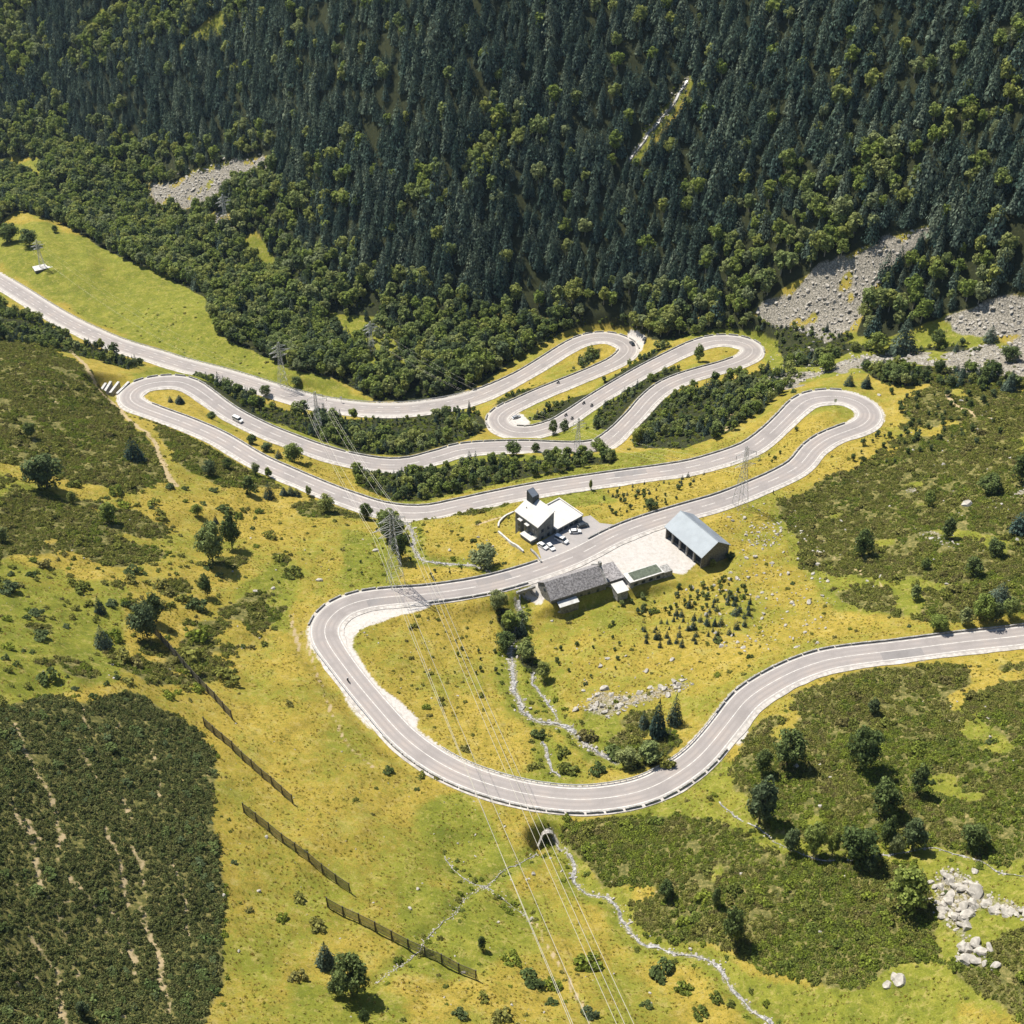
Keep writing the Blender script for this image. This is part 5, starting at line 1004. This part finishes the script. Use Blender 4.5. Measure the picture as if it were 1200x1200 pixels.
m_ = MB(); m_.box(29.2, 42.8, -2.6, 2.8, 2.8, 3.0); r_ = m_.build('roof', M['pale_stone'], sh); m_ = MB(); m_.box(31.0, 42.3, -2.0, 2.3, 3.0, 3.06); m_.build('moss_cover', M['green_roof'], r_)
m_ = MB(); m_.box(42.65, 46.2, -2.6, 1.2, -1.5, 2.6); m_.build('end_store', M['stone'], sh)
m_ = MB(); m_.box(23.2, 27.2, -4.8, -.4, -1.5, 2.2); pr_ = m_.build('porch', M['stone'], sh); m_ = MB(); m_.hexa([(22.9,-5.1,2.2),(27.5,-5.1,2.2),(27.5,-.2,2.7),(22.9,-.2,2.7)], [(22.9,-5.1,2.45),(27.5,-5.1,2.45),(27.5,-.2,2.95),(22.9,-.2,2.95)]); m_.build('porch_roof', M['white_roof'], pr_)
for a0 in (31, 34, 37, 40): window(sh, 'y', -2.4, a0, a0 + 1.3, .9, 2.0)
# open-sided barn
F2 = P(822.5, 653, zl + 4.5)
bn = empty('barn', (F2[0], F2[1], zl), math.radians(-57.13)); tag(bn, 'open-sided barn with pale blue-white metal roof beside the gravel yard', 'barn')
m_ = MB(); m_.box(-20.3, 0, 12.1, 12.5, -1.5, 4.4); m_.build('back_wall', M['stone_wall'], bn)
for x_ in (-20.3, -.4): 
    m_ = MB(); m_.hexa([(x_,.0,-1.5),(x_+.4,.0,-1.5),(x_+.4,12.05,-1.5),(x_,12.05,-1.5)], [(x_,.0,4.35),(x_+.4,.0,4.35),(x_+.4,12.05,4.35),(x_,12.05,4.35)]); m_.hexa([(x_,0,4.35),(x_,12.5,4.35),(x_,6.6,8.4)], [(x_+.4,0,4.35),(x_+.4,12.5,4.35),(x_+.4,6.6,8.4)]); m_.build('gable_wall', M['stone_wall'], bn)
for k in range(5):
    x_ = -16.6 + 4.05 * k
    if x_ > -.9: break
    m_ = MB(); m_.box(x_ - .35, x_ + .35, .05, .75, -1.5, 4.3); m_.build('pillar', M['stone'], bn)
m_ = MB(); m_.box(-19.8, -.45, .1, .7, 3.7, 4.36); m_.build('lintel', M['stone'], bn)
m_ = MB(); m_.box(-19.85, -.45, .8, 12.0, -.25, .02); m_.build('floor_slab', M['stone_wall'], bn)
m_ = MB(); m_.hexa([(-20.8,-.5,4.35),(.5,-.5,4.35),(.5,6.6,8.65),(-20.8,6.6,8.65)], [(-20.8,-.5,4.6),(.5,-.5,4.6),(.5,6.6,8.9),(-20.8,6.6,8.9)]); m_.build('roof_slope', M['blue_roof'], bn)
m_ = MB(); m_.hexa([(-20.8,13.0,4.3),(.5,13.0,4.3),(.5,6.6,8.62),(-20.8,6.6,8.62)], [(-20.8,13.0,4.55),(.5,13.0,4.55),(.5,6.6,8.87),(-20.8,6.6,8.87)]); m_.build('roof_slope', M['grey_roof'], bn)
m_ = MB(); m_.bar((-20.85, 6.6, 8.9), (.55, 6.6, 8.9), .14, 6); m_.build('ridge_cap', M['blue_roof'], bn)
# garden walls by the house
def low_wall(pts, label, mm='pale_stone', th=.3, hh=.8):
    L = resample(np.array([G(a, b) for a, b in catmull(pts, 6)]), 1.0); root = empty('garden_wall', L[0]); tag(root, label, 'wall'); m_ = MB()
    for k in range(len(L) - 1):
        a = L[k] - L[0]; b = L[k + 1] - L[0]; d = (b - a)[:2]; d /= np.linalg.norm(d) + 1e-9; n_ = np.array([-d[1], d[0]]) * th
        m_.hexa([(a[0]-n_[0],a[1]-n_[1],a[2]-.5),(b[0]-n_[0],b[1]-n_[1],b[2]-.5),(b[0]+n_[0],b[1]+n_[1],b[2]-.5),(a[0]+n_[0],a[1]+n_[1],a[2]-.5)], [(a[0]-n_[0],a[1]-n_[1],a[2]+hh),(b[0]-n_[0],b[1]-n_[1],b[2]+hh),(b[0]+n_[0],b[1]+n_[1],b[2]+hh),(a[0]+n_[0],a[1]+n_[1],a[2]+hh)])
    m_.build('wall_part', M[mm], root)
low_wall([(602,601),(592,606),(585,613),(584,619)], 'curved pale garden wall behind the tall house')
low_wall([(584,624),(592,631),(599,637),(606,641),(614,648)], 'short pale garden wall left of the tall house')
low_wall([(622,645),(630,653),(635,661)], 'dark edge wall at the corner of the parking apron', 'stone')
low_wall([(609,692),(613,700),(620,705)], 'low stone wall between stream and yard', 'stone')
# stepped retaining walls at the left hairpin
i = st(153, 462); zt = R[i, 2]
rw = empty('terraced_retaining_wall', P(135, 458, zt - 2)); tag(rw, 'row of concrete retaining walls with lit tops painted pale beside the left hairpin', 'retaining wall')
for k, (a, b) in enumerate([((137,462),(151,448)), ((129,461),(139,448)), ((123,459),(130,447.5)), ((119,457),(124,449.5))]):
    z_ = zt - .1 - .15 * k; A_ = P(*a, z_) - np.array(rw.location); B_ = P(*b, z_) - np.array(rw.location); d = (B_ - A_)[:2]; d /= np.linalg.norm(d); n_ = np.array([-d[1], d[0]]) * .55
    m_ = MB(); lo = [(A_[0]-n_[0],A_[1]-n_[1]),(B_[0]-n_[0],B_[1]-n_[1]),(B_[0]+n_[0],B_[1]+n_[1]),(A_[0]+n_[0],A_[1]+n_[1])]
    m_.hexa([(*q_, A_[2] - 6) for q_ in lo], [(*q_, A_[2] + .2) for q_ in lo]); wv = m_.build('wall_rib', M['stone'], rw)
    m_ = MB(); m_.hexa([(*q_, A_[2] + .2) for q_ in lo], [(*q_, A_[2] + .45) for q_ in lo]); m_.build('wall_part', M['pale_stone'], wv)  # lit top and shaded sides of each wall painted in two tones

# ------------------------------------------------------------------ pylons and wires
def pylon(px, py, topy, yaw, label, platform=False):
    g_ = G(px, py); dp = proj(*g_)[2]; Hm = 30.0
    for it in range(8): 
        y1 = proj(g_[0], g_[1], g_[2] + Hm)[1]; Hm *= (py - topy) / max(py - y1, 1)
    root = empty('lattice_pylon', (g_[0], g_[1], g_[2]), yaw); tag(root, label, 'pylon', 'steel lattice pylons'); r_ = max(.075, .20 * dp / FPX)
    w0 = Hm * .085; w1 = Hm * .020
    def wd(t): return w0 + (w1 * 1.2 - w0) * min(t / .70, 1) if t < .70 else w1 * 1.2 + (w1 * .8 - w1 * 1.2) * (t - .7) / .3
    cn = [(-1,-1),(1,-1),(1,1),(-1,1)]; lv = [0, .16, .30, .42, .52, .61, .69, .77, .85, .93, 1.0]; zb = -.8
    for c_ in cn:
        m_ = MB()
        for a, b in zip(lv[:-1], lv[1:]): m_.bar((c_[0]*wd(a), c_[1]*wd(a), a*Hm + (zb if a == 0 else 0)), (c_[0]*wd(b), c_[1]*wd(b), b*Hm), r_)
        m_.build('leg', M['pylon'], root)
    m_ = MB()
    for a, b in zip(lv[:-1], lv[1:]):
        for k in range(4):
            p, q_ = cn[k], cn[(k + 1) % 4]
            m_.bar((p[0]*wd(a), p[1]*wd(a), a*Hm), (q_[0]*wd(b), q_[1]*wd(b), b*Hm), r_*.55, 3); m_.bar((q_[0]*wd(a), q_[1]*wd(a), a*Hm), (p[0]*wd(b), p[1]*wd(b), b*Hm), r_*.55, 3); m_.bar((p[0]*wd(b), p[1]*wd(b), b*Hm), (q_[0]*wd(b), q_[1]*wd(b), b*Hm), r_*.5, 3)
    m_.build('bracing', M['pylon'], root)
    tips = []
    for t, al in ((.69, .16), (.79, .22), (.89, .15)):
        for s_ in (-1, 1):
            m_ = MB(); tip = (s_ * al * Hm, 0, t * Hm)
            for c_ in (-1, 1):
                m_.bar((s_*wd(t), c_*wd(t), t*Hm), tip, r_*.7); m_.bar((s_*wd(t+.06), c_*wd(t+.06), (t+.055)*Hm), tip, r_*.6)
                for f_ in (.35, .65): m_.bar((s_*wd(t)+(tip[0]-s_*wd(t))*f_, c_*wd(t)*(1-f_), t*Hm), (s_*wd(t)+(tip[0]-s_*wd(t))*f_, c_*wd(t)*(1-f_), (t+.055*(1-f_))*Hm), r_*.4, 3)
            ca = m_.build('crossarm', M['pylon'], root)
            m_ = MB(); m_.bar(tip, (tip[0], 0, tip[2] - 1.6), .09, 5); m_.build('insulator', M['glass'], ca)
            c2, s2 = math.cos(yaw), math.sin(yaw); tips.append(np.array([g_[0] + tip[0]*c2, g_[1] + tip[0]*s2, g_[2] + tip[2] - 1.6]))
    if platform:
        m_ = MB(); q = 5.2; m_.box(-q, q, -q*.6, q*.6, -4, .6); pf = m_.build('plinth', M['stone_wall'], root); m_ = MB(); m_.box(-q-.2, q+.2, -q*.6-.2, q*.6+.2, .6, .8); m_.build('plinth_cap', M['pale_stone'], pf)
    return tips
tA = pylon(464, 684, 600, math.radians(24), 'nearest tall lattice pylon at the verge of the wide bend'); tB = pylon(867, 593, 524, math.radians(20), 'tall lattice pylon behind the barn beside the road'); tC = pylon(677, 527, 490, math.radians(20), 'slim lattice pylon at the road below the small hairpins')
tD = pylon(374, 511, 459, math.radians(30), 'lattice pylon between three-lane road and left hairpin leg'); tE = pylon(332, 452, 401, math.radians(30), 'lattice pylon on the meadow corner by the three-lane road'); tF = pylon(436, 415, 377, math.radians(30), 'lattice pylon half hidden in the valley wood')
tG = pylon(266, 268, 228, math.radians(30), 'far lattice pylon below the pale boulder field'); tH = pylon(50, 314, 281, math.radians(30), 'lattice pylon on a dark stone plinth in the green meadow', True)
def wire(a, b, sag, r_=.035, label='thin overhead power line wire'):
    n_ = 26; t = np.linspace(0, 1, n_)[:, None]; L = a * (1 - t) + b * t; L[:, 2] -= (4 * sag * t * (1 - t))[:, 0]; m_ = MB(); o0 = L[0]
    for k in range(n_ - 1): m_.bar(L[k] - o0, L[k + 1] - o0, r_, 3)
    o = m_.build('power_line', M['wire'], None); o.location = o0; tag(o, label, 'wire', label.split(' wire')[0] + ' wires'); return o
ends = [(752,1400),(757,1400),(779,1400),(812,1400),(823,1400),(836,1400)]
for k, j in enumerate([0, 2, 4, 1, 5, 3]): wire(tA[j], P(*ends[k], 112), 3.0, .05, 'pale overhead wire running from the nearest pylon across the near meadow')
for k in range(6): wire(tA[k], tD[k], 3.5, .025, 'overhead wire between the nearest pylon and the left hairpin pylon')
for k in (0, 1, 2, 3): wire(tB[k], tC[k], 4, .018, 'overhead wire between the barn pylon and the small hairpin pylon'); wire(tC[k], tF[k], 6, .015, 'overhead wire between the small hairpin pylon and the wood pylon'); wire(tD[k], tH[k], 10, .012, 'overhead wire crossing the green meadow to the plinth pylon')

# ------------------------------------------------------------------ snow fences
def fence(a, b, label, Hm=3.7, sp=4.6):
    A_ = G(*a); B_ = G(*b); n_ = max(3, int(round(np.hypot(*(B_ - A_)[:2]) / sp))); root = empty('snow_fence', A_); tag(root, label, 'fence', 'timber snow fences')
    pts = [A_ + (B_ - A_) * k / n_ for k in range(n_ + 1)]; pts = [np.array([p[0], p[1], float(Gz(p[0], p[1]))]) - A_ for p in pts]
    for k, p in enumerate(pts):
        m_ = MB(); m_.box(p[0]-.13, p[0]+.13, p[1]-.13, p[1]+.13, p[2]-.8, p[2]+Hm+.15); m_.bar((p[0], p[1], p[2]+Hm*.75), (p[0]+.9, p[1]-1.2, p[2]-.6), .08); m_.build('post', M['rust'], root)
    for p, q_ in zip(pts[:-1], pts[1:]):
        m_ = MB(); d = q_ - p; L = np.hypot(d[0], d[1]); ns = int(L / .24)
        for s_ in range(1, ns):
            t = s_ / ns; u = p + d * t; uu = d[:2] / L * .06; nn = np.array([-uu[1], uu[0]]) * .35
            m_.hexa([(u[0]-uu[0]-nn[0],u[1]-uu[1]-nn[1],u[2]+.25),(u[0]+uu[0]-nn[0],u[1]+uu[1]-nn[1],u[2]+.25),(u[0]+uu[0]+nn[0],u[1]+uu[1]+nn[1],u[2]+.25),(u[0]-uu[0]+nn[0],u[1]-uu[1]+nn[1],u[2]+.25)], [(u[0]-uu[0]-nn[0],u[1]-uu[1]-nn[1],u[2]+Hm),(u[0]+uu[0]-nn[0],u[1]+uu[1]-nn[1],u[2]+Hm),(u[0]+uu[0]+nn[0],u[1]+uu[1]+nn[1],u[2]+Hm),(u[0]-uu[0]+nn[0],u[1]-uu[1]+nn[1],u[2]+Hm)])
        for zz in (.5, Hm * .5, Hm - .2): m_.bar((p[0], p[1], p[2] + zz), (q_[0], q_[1], q_[2] + zz), .06, 4)
        m_.build('slat_panel', M['wood'], root)
fence((182,744), (272,843), 'uppermost snow fence starting below two dark trees'); fence((240,851), (343,942), 'second snow fence beside the corner of the dark broom field'); fence((286,952), (410,1046), 'third snow fence in the open dry meadow'); fence((384,1063), (558,1148), 'lowest and longest snow fence crossing a small stony rill')

# ------------------------------------------------------------------ vehicles and people
def car(px, py, head, paint, label, van=False, z=None, pad=False):
    g_ = G(px, py) if z is None else P(px, py, z)
    if pad: g_ = P(px, py, float(padz(*P(px, py, ZY)[:2])))
    root = empty('car' if not van else 'van', g_, head); tag(root, label, 'car' if not van else 'van', 'vehicles'); L, Wd, H1, H2 = (4.4, .9, .85, 1.45) if not van else (5.4, 1.0, 1.1, 2.1)
    m_ = MB(); x0, x1 = -L/2, L/2
    def ring(x, w_, z0, z1): return [(x,-w_,z0),(x,w_,z0),(x,w_*.96,z1),(x,-w_*.96,z1)]
    secs = [ring(x0, Wd*.9, .35, H1*.9), ring(x0+.25, Wd, .25, H1), ring(x1-.5, Wd, .25, H1*.95), ring(x1, Wd*.85, .35, H1*.75)]
    for a, b in zip(secs[:-1], secs[1:]):
        for k in range(4): m_.poly([a[k], b[k], b[(k+1)%4], a[(k+1)%4]])
    m_.poly(secs[0]); m_.poly(secs[-1][::-1]); m_.build('body', paint, root)
    c0, c1, t0, t1 = (-1.75, 1.0, -1.35, .35) if not van else (-2.6, 1.7, -2.5, 1.0)
    m_ = MB(); m_.hexa([(c0,-Wd*.93,H1-.02),(c1,-Wd*.93,H1-.02),(c1,Wd*.93,H1-.02),(c0,Wd*.93,H1-.02)], [(t0,-Wd*.78,H2-.08),(t1,-Wd*.78,H2-.08),(t1,Wd*.78,H2-.08),(t0,Wd*.78,H2-.08)]); cb = m_.build('cabin_glass', M['glass'], root)
    m_ = MB(); m_.hexa([(t0-.1,-Wd*.80,H2-.08),(t1+.08,-Wd*.80,H2-.08),(t1+.08,Wd*.80,H2-.08),(t0-.1,Wd*.80,H2-.08)], [(t0+.05,-Wd*.7,H2),(t1-.05,-Wd*.7,H2),(t1-.05,Wd*.7,H2),(t0+.05,Wd*.7,H2)]); m_.build('roof', paint, cb)
    for sx in (-L*.31, L*.31):
        for sy in (-1, 1):
            m_ = MB(); m_.bar((sx, sy*(Wd-.2), .32), (sx, sy*(Wd+.02), .32), .32, 12); wh = m_.build('wheel', M['tyre'], root); m_ = MB(); m_.bar((sx, sy*(Wd-.1), .32), (sx, sy*(Wd+.04), .32), .18, 8); m_.build('rim', M['steel'], wh)
    for sy in (-1, 1):
        m_ = MB(); m_.box(x1-.1, x1+.01, sy*Wd*.55-.18, sy*Wd*.55+.18, .52, .68); m_.build('headlight', M['pale_stone'], root)
    return root
ha = math.radians(-45)
car(636, 641, ha, M['white_car'], 'white car parked at the porch of the tall house', pad=True); car(645, 642, math.radians(-58), M['white_car'], 'white estate car parked in the middle before the house gable', pad=True); car(658, 634, math.radians(-38), M['white_car'], 'white van parked at the house corner by the annex', True, pad=True)
car(674, 624, math.radians(8), M['white_car'], 'white car parked lengthwise along the annex wall', pad=True); car(683, 617, math.radians(20), M['dark_car'], 'dark car parked at the far end of the annex', pad=True)
def on_road(px, py, lane, fwd=1):
    i = st(px, py); p = R[i, :2] + nrmL[i] * lane; return (p[0], p[1], R[i, 2] + .01), math.atan2(tan[i, 1] * fwd, tan[i, 0] * fwd)
def car_on(px, py, lane, fwd, paint, label, van=False):
    c_ = car(px, py, 0, paint, label, van, z=0); l, h = on_road(px, py, lane, fwd); c_.location = l; c_.rotation_euler = (0, 0, h)
car_on(282, 490, -1.9, 1, M['white_car'], 'white van driving on the left hairpin leg', True); car(605, 490, math.radians(28), M['silver_car'], 'silver car parked on the gravel inside the small hairpin'); car_on(738, 400, -3.2, 1, M['dark_car'], 'dark car on the outer edge of the farthest hairpin'); car(756, 398, math.radians(60), M['dark_car'], 'dark car parked on the gravel lay-by beyond the farthest hairpin')
rp_ = {'pel': (0, 0, .82), 'ch': (.12, 0, 1.22), 'nk': (.17, 0, 1.42), 'hd': (.22, 0, 1.58), 'ht': (.22, 0, 1.68), 'sl': (.13, .2, 1.34), 'el': (.32, .27, 1.12), 'hl': (.55, .27, 1.02), 'sr': (.13, -.2, 1.34), 'er': (.32, -.27, 1.12), 'hr': (.55, -.27, 1.02), 'il': (.05, .12, .8), 'kl': (.38, .22, .66), 'fl': (.08, .22, .36), 'tl': (.22, .22, .31), 'ir': (.05, -.12, .8), 'kr': (.38, -.22, .66), 'fr': (.08, -.22, .36), 'tr': (.22, -.22, .31)}
sp_ = {'pel': (0, 0, .95), 'ch': (0, 0, 1.3), 'nk': (0, 0, 1.5), 'hd': (.02, 0, 1.64), 'ht': (.02, 0, 1.76), 'sl': (0, .2, 1.44), 'el': (-.03, .27, 1.15), 'hl': (.06, .28, .9), 'sr': (0, -.2, 1.44), 'er': (.03, -.27, 1.15), 'hr': (.12, -.28, .92), 'il': (0, .1, .92), 'kl': (.08, .11, .5), 'fl': (-.05, .11, .07), 'tl': (.14, .11, .04), 'ir': (0, -.1, .92), 'kr': (.0, -.11, .5), 'fr': (.02, -.11, .07), 'tr': (.2, -.11, .04)}
RAD = {'pel': .16, 'ch': .18, 'nk': .07, 'hd': .115, 'ht': .09, 'sl': .085, 'el': .06, 'hl': .045, 'sr': .085, 'er': .06, 'hr': .045, 'il': .12, 'kl': .085, 'fl': .055, 'tl': .045, 'ir': .12, 'kr': .085, 'fr': .055, 'tr': .045}
EDG = [('pel','ch'),('ch','nk'),('nk','hd'),('hd','ht'),('ch','sl'),('sl','el'),('el','hl'),('ch','sr'),('sr','er'),('er','hr'),('pel','il'),('il','kl'),('kl','fl'),('fl','tl'),('pel','ir'),('ir','kr'),('kr','fr'),('fr','tr')]
def person(pose, loc, head, label, group=None):
    ks = list(pose); me_ = bpy.data.meshes.new('person'); me_.from_pydata([pose[k] for k in ks], [(ks.index(a), ks.index(b)) for a, b in EDG], []); o = link('person', me_, M['leather'])
    o.modifiers.new('skin', 'SKIN'); sv = me_.skin_vertices[0].data
    for k, q_ in enumerate(ks): sv[k].radius = (RAD[q_], RAD[q_])
    sv[0].use_root = True; ss = o.modifiers.new('sub', 'SUBSURF'); ss.levels = 1; ss.render_levels = 1
    o.location = loc; o.rotation_euler = (0, 0, head); tag(o, label, 'person', group); h = pose['hd']
    m_ = MB(); bm = bmesh.new(); bmesh.ops.create_uvsphere(bm, u_segments=10, v_segments=7, radius=.15); hm = bpy.data.meshes.new('helmet'); bm.to_mesh(hm); bm.free(); hm.shade_smooth(); q_ = link('helmet' if pose is rp_ else 'hair', hm, M['white_car'] if pose is rp_ else M['bark'], o); q_.location = (h[0] - .01, h[1], h[2] + .05)
    return o
def motorcycle(loc, head, label, paint):
    root = empty('motorcycle', loc, head); tag(root, label, 'motorcycle', 'motorcycles')
    for x_ in (-.72, .72):
        m_ = MB(); m_.bar((x_, -.07, .31), (x_, .07, .31), .31, 14); wh = m_.build('wheel', M['tyre'], root); m_ = MB(); m_.bar((x_, -.08, .31), (x_, .08, .31), .17, 8); m_.build('rim', M['steel'], wh)
    m_ = MB(); m_.hexa([(-.45,-.16,.35),(.4,-.16,.35),(.4,.16,.35),(-.45,.16,.35)], [(-.3,-.14,.78),(.45,-.17,.92),(.45,.17,.92),(-.3,.14,.78)]); m_.build('tank', paint, root)
    m_ = MB(); m_.hexa([(-.95,-.12,.74),(-.05,-.15,.72),(-.05,.15,.72),(-.95,.12,.74)], [(-.98,-.1,.86),(-.05,-.13,.8),(-.05,.13,.8),(-.98,.1,.86)]); m_.build('seat', M['tyre'], root)
    m_ = MB()
    for s_ in (-.1, .1): m_.bar((.72, s_, .31), (.48, s_, .98), .04, 6)
    m_.build('fork', M['steel'], root); m_ = MB(); m_.bar((.5, -.36, 1.02), (.5, .36, 1.02), .03, 6); m_.build('handlebar', M['steel'], root); m_ = MB(); m_.bar((.6, 0, .88), (.7, 0, .86), .11, 8); m_.build('headlight', M['pale_stone'], root); m_ = MB(); m_.bar((-.95, -.2, .4), (-.1, -.2, .36), .06, 6); m_.build('exhaust', M['steel'], root)
for k, (px, py, lane, fwd, d1, d2) in enumerate([(418,795,2.0,1,'on the wide left bend beside the near meadow','on the wide left bend'), (687,474,-2.0,-1,'leading the group on the leg between the small hairpins','leading the group between the small hairpins'), (693,480,2.2,1,'beside the wall shrubs opposite the motorcycle group','opposite the motorcycle group'), (667,488,-2.0,-1,'second of the group near the small hairpin','second of the group'), (671,494,2.0,1,'near the pole-like pylon by the small hairpin','near the pylon by the small hairpin'), (660,458,2.4,1,'on the lane above the hairpin thicket','above the hairpin thicket')]):
    l, h = on_road(px, py, lane, fwd); motorcycle(l, h, 'dark motorcycle ' + d1, M['dark_car']); person(rp_, l, h, 'person in dark riding clothes riding the motorcycle ' + d2, 'motorcycle riders')
g_ = G(906, 579); person(sp_, (g_[0], g_[1], g_[2] + .1), 2.2, 'person in dark clothes walking on the verge by the barn pylon')
# roadside sign and delineator posts
def sign(px, py, label):
    g_ = G(px, py); root = empty('road_sign', g_); tag(root, label, 'sign'); m_ = MB(); m_.bar((0, 0, -.4), (0, 0, 3.2), .06, 6); m_.build('post', M['steel'], root); m_ = MB(); m_.box(-.55, .55, -.09, -.05, 2.2, 3.8); m_.build('panel', M['white_car'], root)
sign(400, 472, 'white panel sign on a post beside the three-lane road'); sign(978, 476, 'small pole with panel inside the big round hairpin')

# ------------------------------------------------------------------ thin air haze
hz = MB(); hz.box(-2600, 2600, -1100, 3500, -160, 1050); ho = link('haze', mesh('haze', hz.v, hz.f)); ho['kind'] = 'stuff'; ho['label'] = 'thin blue mountain air haze'
m_, nt_, o_ = mat('thin_haze'); pv = N(nt_, 'ShaderNodeVolumePrincipled'); pv.inputs['Color'].default_value = (.60, .80, 1.0, 1); pv.inputs['Density'].default_value = 0.000028; pv.inputs['Anisotropy'].default_value = 0.3
nt_.links.new(pv.outputs[0], o_.inputs['Volume']); ho.data.materials.append(m_)
